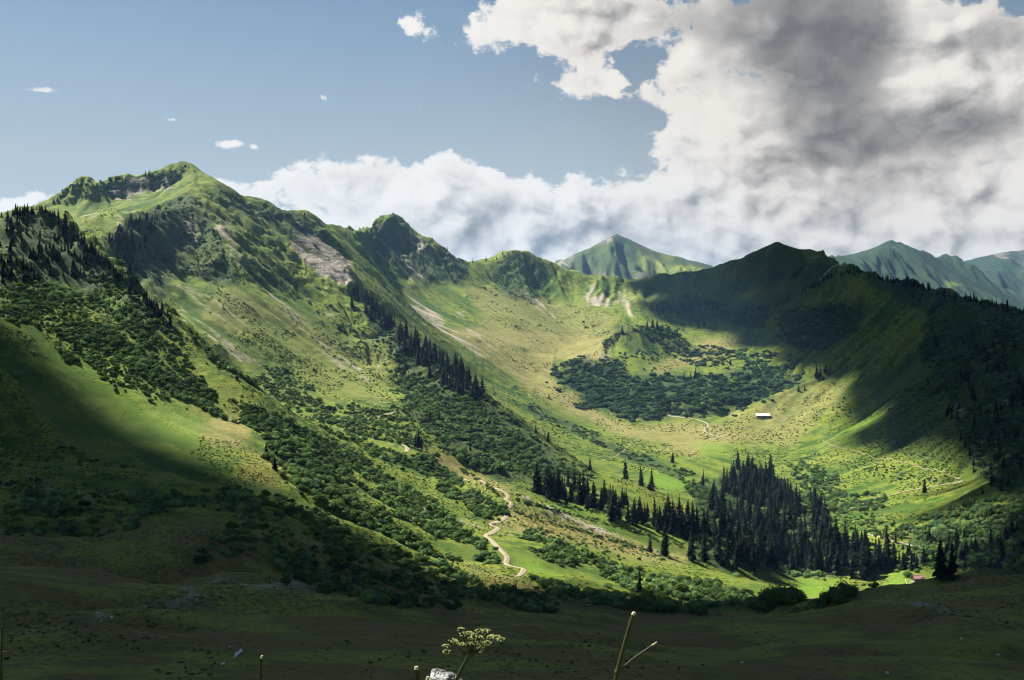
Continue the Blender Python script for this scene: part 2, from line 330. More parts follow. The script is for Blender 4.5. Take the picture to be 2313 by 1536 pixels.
def lsamp(A, x, y):
    u = np.clip((x - lx[0]) / LS, 0, A.shape[1] - 1.001); v = np.clip((y - ly[0]) / LS, 0, A.shape[0] - 1.001)
    i = u.astype(np.int32); j = v.astype(np.int32); fu = (u - i).astype(np.float32); fv = (v - j).astype(np.float32)
    return (A[j, i] * (1 - fu) + A[j, i + 1] * fu) * (1 - fv) + (A[j + 1, i] * (1 - fu) + A[j + 1, i + 1] * fu) * fv
def cubic(A, x, y):
    u = np.clip((x - GX0) / GS, 1, A.shape[1] - 3.001); v = np.clip((y - GY0) / GS, 1, A.shape[0] - 3.001)
    i = u.astype(np.int32); j = v.astype(np.int32); t = (u - i).astype(np.float32); s = (v - j).astype(np.float32)
    def wts(t): return (-.5*t+t*t-.5*t**3, 1-2.5*t*t+1.5*t**3, .5*t+2*t*t-1.5*t**3, -.5*t*t+.5*t**3)
    wu, wv = wts(t), wts(s); out = 0
    for a in range(4):
        row = 0
        for b in range(4): row = row + A[j + a - 1, i + b - 1] * wu[b]
        out = out + row * wv[a]
    return out

# ------------------------------------------------------------------ where the ground is rock, scree, dry or lush (photo outlines, read back through the terrain
POLY = dict(rock=[], scree=[], dry=[], lush=[], brown=[], scrub_shade=[])
POLY['rock'] += [([(655,515),(705,520),(745,548),(790,590),(806,640),(775,650),(728,622),(685,592),(650,556)], .95), ([(238,418),(300,402),(395,384),(410,408),(385,425),(330,440),(262,452)], .8),
                 ([(405,478),(440,480),(452,540),(428,560),(408,525)], .8), ([(460,480),(490,500),(530,575),(515,585),(480,530)], .5), ([(905,570),(920,575),(948,615),(955,640),(930,628),(912,600)], .75),
                 ([(1730,560),(1760,548),(1800,570),(1780,590)], .5), ([(1815,575),(1860,575),(1870,600),(1835,605)], .6), ([(620,480),(700,495),(770,560),(740,560),(660,520)], .35), ([(820,790),(850,800),(870,840),(850,850)], .5),
                 ([(2120,905),(2150,900),(2200,940),(2180,960),(2140,935)], .5), ([(1370,770),(1378,770),(1368,815),(1362,815)], .6)]
POLY['scree'] += [([(470,475),(508,488),(545,548),(556,605),(538,606),(505,545)], .95), ([(392,640),(440,622),(520,690),(565,745),(500,765),(440,742),(400,722)], .66), ([(556,560),(576,558),(640,655),(695,740),(680,745),(620,670)], .8), ([(636,700),(656,698),(760,798),(852,868),(840,876),(742,812)], .75), ([(466,760),(488,756),(560,798),(645,850),(630,857),(548,812)], .8), ([(1018,700),(1038,698),(1100,768),(1185,842),(1170,848),(1088,782)], .85), ([(840,700),(852,698),(890,770),(880,775)], .7), ([(720,700),(740,695),(790,770),(775,775)], .7), ([(912,660),(942,664),(985,704),(1022,735),(1062,775),(1115,825),(1092,820),(1040,775),(985,742),(935,708)], .95),
                  ([(1168,643),(1196,654),(1232,690),(1262,727),(1240,727),(1205,692),(1180,666)], .9), ([(1308,648),(1345,650),(1392,682),(1382,702),(1340,692),(1318,672)], .75), ([(1380,645),(1450,660),(1480,705),(1420,715),(1380,690)], .40),
                  ([(236,518),(262,500),(300,465),(326,444),(322,454),(292,487),(262,518)], .95), ([(188,492),(222,475),(218,492),(200,504)], .8), ([(1020,640),(1030,640),(1070,700),(1060,700)], .5), ([(1330,655),(1342,655),(1360,690),(1350,690)], .8),
                  ([(600,820),(620,815),(660,850),(650,855)], .5), ([(560,640),(580,640),(640,720),(630,725)], .5), ([(660,760),(675,760),(760,830),(750,832)], .5), ([(1140,660),(1150,660),(1185,710),(1175,712)], .6), ([(1200,880),(1230,905),(1290,945),(1260,930)], .3),
                  ([(1350,945),(1400,965),(1460,980),(1450,985),(1390,970)], .6), ([(1510,990),(1540,1000),(1545,1008),(1520,1000)], .6), ([(1560,640),(1568,640),(1560,665),(1553,665)], .5), ([(1960,690),(1985,690),(1960,720)], .4), ([(1990,700),(1996,700),(1980,735),(1974,735)], .5),
                  ([(1560,930),(1600,938),(1660,935),(1600,945)], .5), ([(700,600),(720,640),(770,700),(760,700),(705,640)], .4)]
POLY['dry'] += [([(1000,740),(1100,740),(1250,760),(1360,760),(1370,820),(1260,820),(1250,860),(1340,930),(1420,955),(1640,960),(1700,990),(1560,1030),(1400,980),(1200,890),(1080,800)], .9), ([(1050,640),(1250,680),(1400,720),(1370,800),(1250,800),(1100,740)], .55), ([(1455,835),(1500,815),(1560,800),(1600,770),(1680,765),(1640,790),(1560,825),(1500,845)], .95),
                ([(480,945),(560,955),(575,985),(540,1010),(490,1005),(465,975)], .9), ([(1090,1150),(1200,1140),(1400,1215),(1560,1250),(1540,1275),(1380,1250),(1230,1210),(1120,1190)], .75), ([(940,1010),(1060,1060),(1160,1110),(1100,1105),(1000,1060)], .8),
                ([(880,720),(960,770),(1000,830),(940,880),(840,850),(760,790)], .3), ([(860,1110),(960,1130),(1090,1190),(1060,1200),(930,1160)], .6), ([(1760,880),(1850,850),(1930,870),(1880,920),(1760,930)], .6), ([(560,740),(760,820),(900,900),(860,920),(700,860)], .35),
                ([(1640,940),(1750,900),(1850,930),(1800,1000),(1700,1010)], .6), ([(1000,1270),(1150,1300),(1250,1340),(1100,1330)], .6)]
POLY['brown'] += [([(0,1180),(600,1180),(1000,1300),(1600,1380),(2313,1280),(2500,2200),(-300,2200)], .75), ([(1160,1165),(1300,1195),(1460,1240),(1450,1250),(1290,1215),(1170,1185)], .8), ([(950,1005),(1040,1040),(1060,1075),(990,1050)], .75), ([(1560,1195),(1625,1200),(1620,1220),(1580,1212)], .9), ([(560,1000),(640,1060),(600,1100),(520,1060)], .5)]
POLY['lush'] += [([(1480,1060),(1570,1085),(1575,1100),(1500,1110),(1440,1085)], .8), ([(1200,1125),(1350,1150),(1560,1190),(1540,1215),(1380,1185),(1220,1150)], .6), ([(1560,1000),(1640,1000),(1640,1030),(1580,1030)], .7), ([(1800,1310),(1900,1305),(1890,1370),(1780,1380)], 1.0), ([(2000,1295),(2130,1295),(2130,1330),(2000,1335)], 1.0),
                 ([(860,1120),(960,1160),(900,1150)], .6), ([(1160,1255),(1220,1270),(1260,1310),(1180,1290)], .9), ([(380,940),(470,990),(440,1010),(340,980)], .5), ([(1880,990),(1980,930),(2010,960),(1950,1020)], .5), ([(1400,1300),(1450,1320),(1440,1335),(1350,1310)], .5)]
POLY['dry'] += [([(300,860),(420,890),(575,980),(450,1000),(330,950)], .30), ([(500,640),(640,700),(800,790),(900,860),(860,890),(700,840),(520,760),(440,700)], .40)]  # lighter tone here also stands in for sun on these slopes
POLY['lush'] += [([(90,760),(230,800),(400,900),(470,960),(440,1010),(330,960),(200,870),(100,810)], .55), ([(560,720),(760,800),(930,890),(880,900),(700,840),(540,770)], .3), ([(850,1110),(960,1140),(1090,1200),(1060,1205),(930,1170)], .5)]  # yellow-green also brightens the sunlit left slope by colour
def masks(P):
    px, py = project(P); x, y = P[..., 0], P[..., 1]
    k = 300.0 / np.maximum(y, 120)
    j1 = (fbm(x, y, 22, 3, 41) - .5) * 2 + (vnoise(x / 3.1, y / 3.1, 8) - .5) * .7; j2 = (fbm(x, y, 22, 3, 57) - .5) * 2 + (vnoise(x / 3.1, y / 3.1, 18) - .5) * .7
    jx = px + j1 * 34 * np.clip(k, .5, 1.6); jy = py + j2 * 26 * np.clip(k, .5, 1.6)
    out = {}
    vis = (P[..., 1] > 60)
    for key, lst in POLY.items():
        m = np.zeros(px.shape, np.float32)
        for poly, s in lst:
            q = np.array(poly); lo, hi = q.min(0) - 2, q.max(0) + 2
            sel = np.where((jx > lo[0]) & (jx < hi[0]) & (jy > lo[1]) & (jy < hi[1]) & vis)
            if len(sel[0]) == 0: continue
            ins = inpoly(jx[sel], jy[sel], poly)
            m[sel] = np.maximum(m[sel], ins * np.float32(s))
        out[key] = m
    return out

# ------------------------------------------------------------------ terrain sheet (fan-shaped lattice, fine where the valley is, coarse elsewhere)
a_in = np.radians(np.arange(-29.5, 29.501, 0.052))
a_l = -np.radians(np.concatenate([np.geomspace(29.9, 60, 34), np.linspace(63, 180, 40)]))[::-1]
ANG = np.concatenate([a_l, a_in, -a_l[::-1][:-1]])
RAD = np.concatenate([[0.0], np.geomspace(0.6, 60, 34), np.arange(62, 150, 3.0), np.arange(150, 520, 2.0), np.arange(520, 1000, 2.3), np.arange(1000, 1500, 2.7), np.arange(1500, 2150, 4.0), np.geomspace(2160, 9000, 30)])
NA, NR = len(ANG), len(RAD)
def height(x, y, detail=True):
    x = np.asarray(x, np.float64); y = np.asarray(y, np.float64)
    z = cubic(H0, x, y)
    if detail:
        sl = bil(SLOPE, x, y)
        inl = sstep(100, 220, y) * sstep(-1100, -950, x) * sstep(1250, 1100, x) * sstep(2100, 2000, y)
        amp = sstep(.12, .75, sl)
        z = z + inl * ((0.4 + 3.4 * amp) * lsamp(s3, x, y) + (0.2 + 1.7 * amp) * lsamp(s2, x, y) + (0.10 + .7 * amp) * lsamp(s1, x, y))
        bump = fbm(x, y, 34, 4, 21) - .5; crag = 1 - np.abs(2 * fbm(x, y, 55, 5, 77, .55) - 1)
        z = z + sstep(140, 260, y) * ((1.3 + 1.8 * sstep(520, 380, y)) * bump + sstep(.74, 1.3, sl) * (crag - .6) * 26)
        near = sstep(520, 330, y) * sstep(150, 190, y)
        terr = fbm(x * .22 + 40, y * .9 - .12 * x, 30, 3, 131); z = z + near * (np.abs(2 * terr - 1) ** .7 - .4) * 6.5
        z = z + near * ((fbm(x * .55, y * 1.6, 26, 3, 91) - .5) * 4.5)
    n = sstep(155, 110, np.sqrt(x * x + y * y)) if detail else 0
    z = z * (1 - n) + n * (nearground(x, y) + (fbm(x, y, 6, 3, 5) - .5) * .3 * sstep(2, 12, np.abs(y)))
    far = sstep(2150, 2450, np.sqrt(x * x + y * y)); edge = sstep(1450, 1600, np.abs(x - 50))
    far = np.maximum(far, edge)
    return z * (1 - far) + far * (-60 + (fbm(x, y, 600, 3, 33) - .5) * 60)
AA, RR = np.meshgrid(ANG, RAD)
TX = RR * np.sin(AA); TY = RR * np.cos(AA)
TZ = height(TX, TY)
RUG = [([(440,420),(500,425),(740,508),(800,620),(840,720),(740,700),(640,660),(560,640),(500,560)], 1.0), ([(130,450),(185,404),(405,366),(440,400),(330,440),(220,450)], .9), ([(235,535),(300,490),(430,430),(470,480),(540,640),(440,640),(380,690),(310,640)], .8), ([(820,515),(890,487),(1060,590),(1040,650),(930,640),(840,600)], 1.2), ([(1110,590),(1165,565),(1300,610),(1260,690),(1140,660)], .9),
       ([(1300,625),(1500,620),(1700,575),(1700,640),(1500,680),(1340,690)], .7), ([(1690,590),(1760,562),(1890,605),(1900,660),(1780,660)], .8), ([(1900,600),(2313,700),(2313,1000),(2150,960),(2060,820),(1960,760)], .8), ([(0,485),(112,470),(260,600),(380,720),(250,690),(100,620),(0,640)], .7)]
_p = np.stack([TX, TY, TZ], -1); _px, _py = project(_p); _m = np.zeros(TX.shape, np.float32)
for _poly, _s in RUG:
    _q = np.array(_poly); _sel = np.where((_px > _q[:, 0].min()) & (_px < _q[:, 0].max()) & (_py > _q[:, 1].min() - 4) & (_py < _q[:, 1].max()) & (TY > 500) & (TY < 2150))
    _m[_sel] = np.maximum(_m[_sel], inpoly(_px[_sel], _py[_sel] + 4, _poly) * np.float32(_s))
_m = blur(_m, 30)
TZ = TZ + _m * ((.75 - np.abs(lsamp(s3, TX, TY))) * 6.5 + (.75 - np.abs(lsamp(s2, TX, TY))) * 3.6 + (.5 - np.abs(2 * fbm(TX, TY, 26, 4, 177) - 1)) * 9.0 - 1.5)
def zat(x, y):
    """height of the terrain mesh itself"""
    x = np.asarray(x, float); y = np.asarray(y, float)
    a = np.interp(np.arctan2(x, y), ANG, np.arange(NA)); r = np.interp(np.sqrt(x * x + y * y), RAD, np.arange(NR))
    i = np.minimum(a.astype(int), NA - 2); j = np.minimum(r.astype(int), NR - 2); fa = a - i; fr = r - j
    return (TZ[j, i] * (1 - fa) + TZ[j, i + 1] * fa) * (1 - fr) + (TZ[j + 1, i] * (1 - fa) + TZ[j + 1, i + 1] * fa) * fr
def ground(px, py, dmin=150.0):
    """first point of the terrain behind a photo pixel"""
    px = np.atleast_1d(np.asarray(px, float)); py = np.atleast_1d(np.asarray(py, float))
    out = np.full((len(px), 3), np.nan); j0 = int(np.searchsorted(RAD, dmin)); j1 = int(np.searchsorted(RAD, 2150)); R = RAD[j0:j1].astype(np.float32); TZs = TZ[j0:j1].T.astype(np.float32)
    for s in range(0, len(px), 4000):
        u = (px[s:s + 4000] - CX) / F; v = (CY - py[s:s + 4000]) / F; th = np.arctan(u); c = np.cos(th)
        a = np.interp(th, ANG, np.arange(NA)); i = np.minimum(a.astype(int), NA - 2); fa = (a - i).astype(np.float32)[:, None]
        gap = TZs[i] * (1 - fa) + TZs[i + 1] * fa - (v * c).astype(np.float32)[:, None] * R
        hit = gap > 0; k = hit.argmax(1); ok = hit.any(1) & (k > 0); rows = np.arange(len(k)); g1 = gap[rows, k]; g0 = gap[rows, np.maximum(k - 1, 0)]
        t = g0 / (g0 - g1 + 1e-9); r = R[np.maximum(k - 1, 0)] * (1 - t) + R[k] * t
        x = np.sin(th) * r; y = c * r; res = np.stack([x, y, zat(x, y)], -1); res[~ok] = np.nan; out[s:s + 4000] = res
    return out
# ------------------------------------------------------------------ materials for the land
def new_mat(name):
    m = bpy.data.materials.new(name); m.use_nodes = True; return m, NT(m.node_tree)
def simple_mat(name, col, rough=.8, var=.25, scale=6.0, spec=.3, bump=0.0, metal=0.0):
    m, T = new_mat(name); out = T.node('ShaderNodeOutputMaterial'); b = T.node('ShaderNodeBsdfPrincipled')
    co = T.node('ShaderNodeTexCoord').outputs['Object']
    n = T.noise(co, scale, 5, .6)
    dark = tuple(c * (1 - var) for c in col); lite = tuple(min(1, c * (1 + var)) for c in col)
    c = T.mix(T.smooth(n, .3, .7), dark, lite); T.put(b.inputs['Base Color'], c)
    b.inputs['Roughness'].default_value = rough; b.inputs['Specular IOR Level'].default_value = spec; b.inputs['Metallic'].default_value = metal
    if bump:
        bn = T.node('ShaderNodeBump', {'Height': n}); bn.inputs['Strength'].default_value = bump; T.put(b.inputs['Normal'], bn.outputs[0])
    T.t.links.new(b.outputs[0], out.inputs[0]); return m
def terrain_mat(name):
    m, T = new_mat(name); out = T.node('ShaderNodeOutputMaterial'); b = T.node('ShaderNodeBsdfPrincipled')
    at = lambda nm: T.node('ShaderNodeAttribute', attribute_name=nm).outputs['Fac']
    co = T.node('ShaderNodeTexCoord').outputs['Object']
    rock, scree, dry, lush, brown, streak, shrub = (at(k) for k in ('rock', 'scree', 'dry', 'lush', 'brown', 'streak', 'scrub_shade'))
    n1 = T.noise(co, .018, 5, .6); n2 = T.noise(co, .11, 5, .62); n3 = T.noise(co, .7, 4, .6); n4 = T.noise(co, 2.4, 3, .6); nh = T.noise(T.v('MULTIPLY', co, (.5, 1.6, 1.0)), .055, 5, .62)
    st = T.m('ADD', n2, T.m('MULTIPLY', streak, .13))
    g = T.mix(T.smooth(st, .34, .68), (.034, .078, .012), (.148, .190, .024))
    g = T.mix(T.m('MULTIPLY', T.smooth(n1, .42, .66), .40), g, (.160, .182, .034))
    g = T.mix(T.m('MULTIPLY', dry, T.smooth(T.m('ADD', st, T.m('MULTIPLY', n3, .3)), .30, .75, .5, 1.0)), g, (.225, .200, .078))
    g = T.mix(T.m('MULTIPLY', lush, .75), g, (.120, .215, .022))
    g = T.mix(T.m('MULTIPLY', brown, T.smooth(nh, .40, .56, .05, 1.0)), g, (.165, .108, .050))
    g = T.mix(T.m('MULTIPLY', brown, T.smooth(nh, .50, .42, 0.0, .85)), g, (.225, .195, .046))
    tuft = T.smooth(T.m('ADD', T.m('ADD', n3, T.m('MULTIPLY', T.m('SUBTRACT', n4, .5), .5)), T.m('MULTIPLY', streak, .05)), .50, .66)
    g = T.mix(T.m('MULTIPLY', tuft, .62), g, (.032, .056, .019))
    g = T.mix(T.m('MULTIPLY', shrub, T.smooth(T.m('ADD', n2, T.m('MULTIPLY', n3, .3)), .40, .72, .35, .95)), g, (.021, .042, .022))  # blue-green dark tone also deepens the shaded slopes
    rn = T.noise(T.v('MULTIPLY', co, (.3, .3, 1.2)), .16, 7, .68)
    rk = T.mix(T.smooth(T.m('ADD', T.m('ADD', rn, T.m('MULTIPLY', T.m('SUBTRACT', n3, .5), .8)), T.m('MULTIPLY', streak, .07)), .36, .64), (.045, .042, .042), (.27, .24, .22))
    sc = T.mix(T.smooth(T.m('ADD', n3, T.m('MULTIPLY', streak, .10)), .3, .7), (.17, .148, .13), (.33, .295, .255))
    c = T.mix(T.smooth(T.m('ADD', T.m('ADD', T.m('MULTIPLY', rock, .72), T.m('MULTIPLY', streak, .14)), T.m('MULTIPLY', T.m('SUBTRACT', n2, .5), 1.2)), .34, .66), g, rk)
    c = T.mix(T.smooth(T.m('ADD', T.m('ADD', T.m('MULTIPLY', scree, .66), T.m('MULTIPLY', streak, .24)), T.m('MULTIPLY', T.m('SUBTRACT', n2, .5), .7)), .38, .86), c, sc)
    T.put(b.inputs['Base Color'], c); b.inputs['Roughness'].default_value = .95; b.inputs['Specular IOR Level'].default_value = .12
    hgt = T.m('ADD', T.m('MULTIPLY', n3, 1.1), T.m('ADD', T.m('MULTIPLY', n4, .35), T.m('MULTIPLY', rn, T.m('ADD', 1.0, T.m('MULTIPLY', rock, 9.0)))))
    bn = T.node('ShaderNodeBump', {'Height': hgt}); bn.inputs['Strength'].default_value = .8; bn.inputs['Distance'].default_value = 1.0
    T.put(b.inputs['Normal'], bn.outputs[0])
    T.t.links.new(b.outputs[0], out.inputs[0]); return m
LAND = terrain_mat('alpine_grass_and_rock')

def mesh_obj(name, verts, faces, mat=None, parent=None, smooth=False, link=True):
    me = bpy.data.meshes.new(name)
    verts = np.asarray(verts, np.float32); 
    if isinstance(faces, np.ndarray) and faces.ndim == 2:
        k = faces.shape[1]; me.vertices.add(len(verts)); me.vertices.foreach_set('co', verts.ravel())
        me.loops.add(faces.size); me.loops.foreach_set('vertex_index', faces.astype(np.int32).ravel())
        me.polygons.add(len(faces)); me.polygons.foreach_set('loop_start', np.arange(0, faces.size, k, dtype=np.int32))
        me.update(calc_edges=True); me.validate()
    else:
        me.from_pydata([tuple(map(float, v)) for v in verts], [], [tuple(int(i) for i in f) for f in faces])
    if smooth: me.polygons.foreach_set('use_smooth', np.ones(len(me.polygons), bool))
    if mat: me.materials.append(mat)
    o = bpy.data.objects.new(name, me)
    if link: scene.collection.objects.link(o)
    if parent: o.parent = parent
    return o
def grid_faces(nr, na):
    i = np.arange(nr - 1)[:, None] * na + np.arange(na - 1)[None]
    return np.stack([i, i + 1, i + na + 1, i + na], -1).reshape(-1, 4)
def tag(o, label=None, category=None, group=None, kind=None):
    for k, v in (('label', label), ('category', category), ('group', group), ('kind', kind)):
        if v: o[k] = v
    return o
def set_attr(o, name, arr):
    a = o.data.attributes.new(name, 'FLOAT', 'POINT'); a.data.foreach_set('value', np.asarray(arr, np.float32).ravel())
TP = np.stack([TX, TY, TZ], -1)
terrain = mesh_obj('terrain', TP.reshape(-1, 3), grid_faces(NR, NA)[:, ::-1].copy(), LAND, smooth=True)
tag(terrain, 'green alpine valley with steep grassy mountainsides and a shaded foreground', 'terrain', kind='structure')
POLY['scrub_shade'] = [([(0,488),(110,478),(235,590),(300,660),(385,735),(340,730),(240,650),(120,640),(0,650)], .95), ([(235,535),(300,490),(430,430),(470,480),(540,640),(470,640),(400,600),(370,700),(310,640)], .8), ([(500,432),(700,492),(745,525),(690,535),(600,500),(540,490)], .6),  # low shrub cover, with shade put into gaps and dark slopes too
         ([(830,520),(890,488),(940,532),(1060,598),(1040,640),(960,640),(900,610),(850,590)], .95), ([(1110,598),(1165,568),(1250,600),(1210,690),(1130,660)], .7), ([(800,640),(900,745),(1000,805),(1085,885),(1040,890),(900,830),(830,720)], .9),
         ([(880,840),(1080,890),(1190,965),(1330,1080),(1220,1090),(1120,1085),(1030,1030),(930,940)], .85), ([(1250,838),(1330,806),(1430,850),(1560,850),(1650,832),(1830,852),(1760,890),(1640,935),(1420,946),(1340,925),(1255,865)], .85),
         ([(1372,755),(1410,735),(1530,740),(1552,790),(1420,790)], .6), ([(1470,698),(1550,672),(1740,688),(1720,745),(1540,722)], .9), ([(1765,708),(1860,688),(1960,692),(1920,768),(1830,797),(1765,765)], .95), ([(1572,1105),(1690,1045),(1850,1125),(1872,1200),(2060,1285),(1800,1310),(1660,1290),(1570,1265)], .9),
         ([(1905,600),(2050,636),(2330,705),(2330,1180),(2190,1060),(2150,920),(2080,800),(2100,710),(2000,660)], .95), ([(1700,580),(1780,560),(1900,600),(1880,650),(1760,640)], .8), ([(1400,640),(1600,610),(1750,560),(1890,600),(1800,700),(1480,690)], .5), ([(1950,860),(2080,800),(2150,930),(2190,1060),(2000,1020),(2010,940)], .6), ([(2050,1200),(2330,1140),(2330,1290),(2070,1290)], .8), ([(238,418),(400,384),(400,420),(260,452)], .4),
         ([(1190,908),(1280,952),(1400,1002),(1560,1078),(1545,1088),(1380,1018),(1200,935)], .8), ([(1200,1100),(1420,1150),(1600,1205),(1400,1172),(1230,1122)], .7)]
MK = masks(TP)
for k, v in MK.items(): set_attr(terrain, k, blur(v, dict(rock=2, scree=3, scrub_shade=5).get(k, 26)))
set_attr(terrain, 'streak', np.where(TY > 100, lsamp(s1, TX, TY) * .6 + lsamp(s2, TX, TY) * .6, 0))
# ------------------------------------------------------------------ far mountains, each a sheet of its own
def far_mountain(name, label, crest, base_z, front, depth_rng, seed, rockiness, ribs, far=1.0, woods_shade=(.40, .58)):
    """crest: skyline (px, py, d); the faces fall to base_z in front and behind; ribs: crests running down towards the viewer"""
    crest = [(a, b, d * far) for a, b, d in crest]; ribs = [[(a, b, d * far) for a, b, d in r_] for r_ in ribs]; base_z *= far; front *= far; K = far
    P = unproj(*np.array(crest, float).T); pts = []
    def dens(Q, st=40 * far):
        r = []
        for a, b in zip(Q[:-1], Q[1:]):
            n = max(1, int(np.linalg.norm(b - a) / st)); r += [a + (b - a) * k / n for k in range(n)]
        return r + [Q[-1]]
    pts += dens(P)
    for rb in ribs: pts += dens(unproj(*np.array(rb, float).T))
    x0, x1 = P[:, 0].min(), P[:, 0].max(); y0, y1 = P[:, 1].min() - front, P[:, 1].max() + 900 * K
    for x in np.linspace(x0 - 100 * K, x1 + 100 * K, 9):
        pts.append(np.array([x, y0, base_z])); pts.append(np.array([x, y1, base_z]))
    pts = np.array(pts); n = len(pts); xy = pts[:, :2] / 1000
    A = np.zeros((n + 3, n + 3)); A[:n, :n] = -np.sqrt(((xy[:, None] - xy[None]) ** 2).sum(-1)) + np.eye(n) * .002
    A[:n, n] = 1; A[:n, n + 1:] = xy; A[n, :n] = 1; A[n + 1:, :n] = xy.T
    w = np.linalg.solve(A, np.concatenate([pts[:, 2], [0, 0, 0]]))
    nx, ny = 190, 120
    gx_ = np.linspace(x0 - 60, x1 + 60, nx); gy_ = np.concatenate([np.linspace(y0, P[:, 1].max() + 60, ny - 14), np.linspace(P[:, 1].max() + 90, y1, 14)])
    X, Y = np.meshgrid(gx_, gy_); q = np.stack([X.ravel(), Y.ravel()], -1) / 1000
    Z = -(np.sqrt(((q[:, None] - xy[None]) ** 2).sum(-1)) @ w[:n]) + w[n] + q @ w[n + 1:]
    Z = Z.reshape(X.shape)
    gY, gX = np.gradient(Z, gy_, gx_); sl = np.hypot(gX, gY)
    rid = 1 - np.abs(2 * fbm(X * 1.3, Y * .30, 150 * K, 5, seed, .55) - 1)
    Z = Z + (rid - .65) * 135 * K * sstep(.05, .5, sl) * sstep(0, 220 * K, np.abs(np.interp(X, P[:, 0], P[:, 1]) - Y)) + (fbm(X, Y, 60 * K, 3, seed + 3) - .5) * 9 * K
    o = mesh_obj(name, np.stack([X, Y, Z], -1).reshape(-1, 3), grid_faces(ny, nx), LAND, smooth=True)
    tag(o, label, 'mountain', kind='structure')
    rk = np.clip(sstep(.40, .75, fbm(X, Y * .5, 120 * K, 4, seed + 9)) * rockiness, 0, 1)
    set_attr(o, 'rock', rk); set_attr(o, 'scree', (fbm(X * 2, Y * .4, 90 * K, 3, seed + 31) > .66) * .6 * rockiness); set_attr(o, 'dry', np.zeros(X.shape) + .15)
    set_attr(o, 'lush', 0 * X); set_attr(o, 'brown', 0 * X); set_attr(o, 'streak', (fbm(X * 3, Y * .5, 80 * K, 3, seed + 1) - .5) * 4)
    set_attr(o, 'scrub_shade', sstep(*woods_shade, fbm(X, Y * .6, 150 * K, 4, seed + 21)) * (.95 if far < 1.5 else 1.9))  # darker than forest alone: shade put into the far peaks' colour
    return o
far_mountain('mountain', 'far pointed grassy peak with a sunlit left ridge behind the middle of the bowl',
    [(1180,640,2900),(1262,598,2950),(1300,572,2960),(1330,560,2970),(1360,543,2990),(1393,527,3000),(1420,541,2990),(1450,557,2980),(1490,572,2960),(1530,583,2950),(1565,592,2940),(1592,597,2940),(1640,612,2930),(1760,640,2900)],
    -150, 900, None, 11, .9, [[(1393,527,3000),(1378,560,2900),(1345,600,2790),(1310,640,2680)], [(1420,541,2990),(1430,585,2850),(1440,640,2700)], [(1490,572,2960),(1478,610,2850),(1470,650,2750)], [(1530,583,2950),(1530,620,2840)]], 1.25, (.34, .50))
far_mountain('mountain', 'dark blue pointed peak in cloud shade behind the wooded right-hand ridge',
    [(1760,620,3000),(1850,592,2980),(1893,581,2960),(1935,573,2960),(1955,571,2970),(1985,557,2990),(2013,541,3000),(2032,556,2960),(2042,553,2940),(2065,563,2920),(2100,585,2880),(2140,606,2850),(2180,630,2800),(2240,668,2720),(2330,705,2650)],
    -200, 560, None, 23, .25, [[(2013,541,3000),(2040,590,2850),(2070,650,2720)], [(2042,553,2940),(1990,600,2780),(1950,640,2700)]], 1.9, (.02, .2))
far_mountain('mountain', 'rocky grey-green mountain at the right edge of the picture, partly sunlit',
    [(2050,640,3600),(2130,603,3600),(2165,600,3600),(2200,590,3620),(2225,580,3620),(2255,572,3640),(2285,568,3640),(2313,566,3640),(2400,570,3640),(2520,600,3600)],
    -250, 1200, None, 37, .7, [[(2255,572,3640),(2235,630,3400),(2215,690,3200)], [(2313,566,3640),(2330,640,3350),(2320,720,3100)], [(2200,590,3620),(2180,640,3450)]], 1.9, (.05, .30))
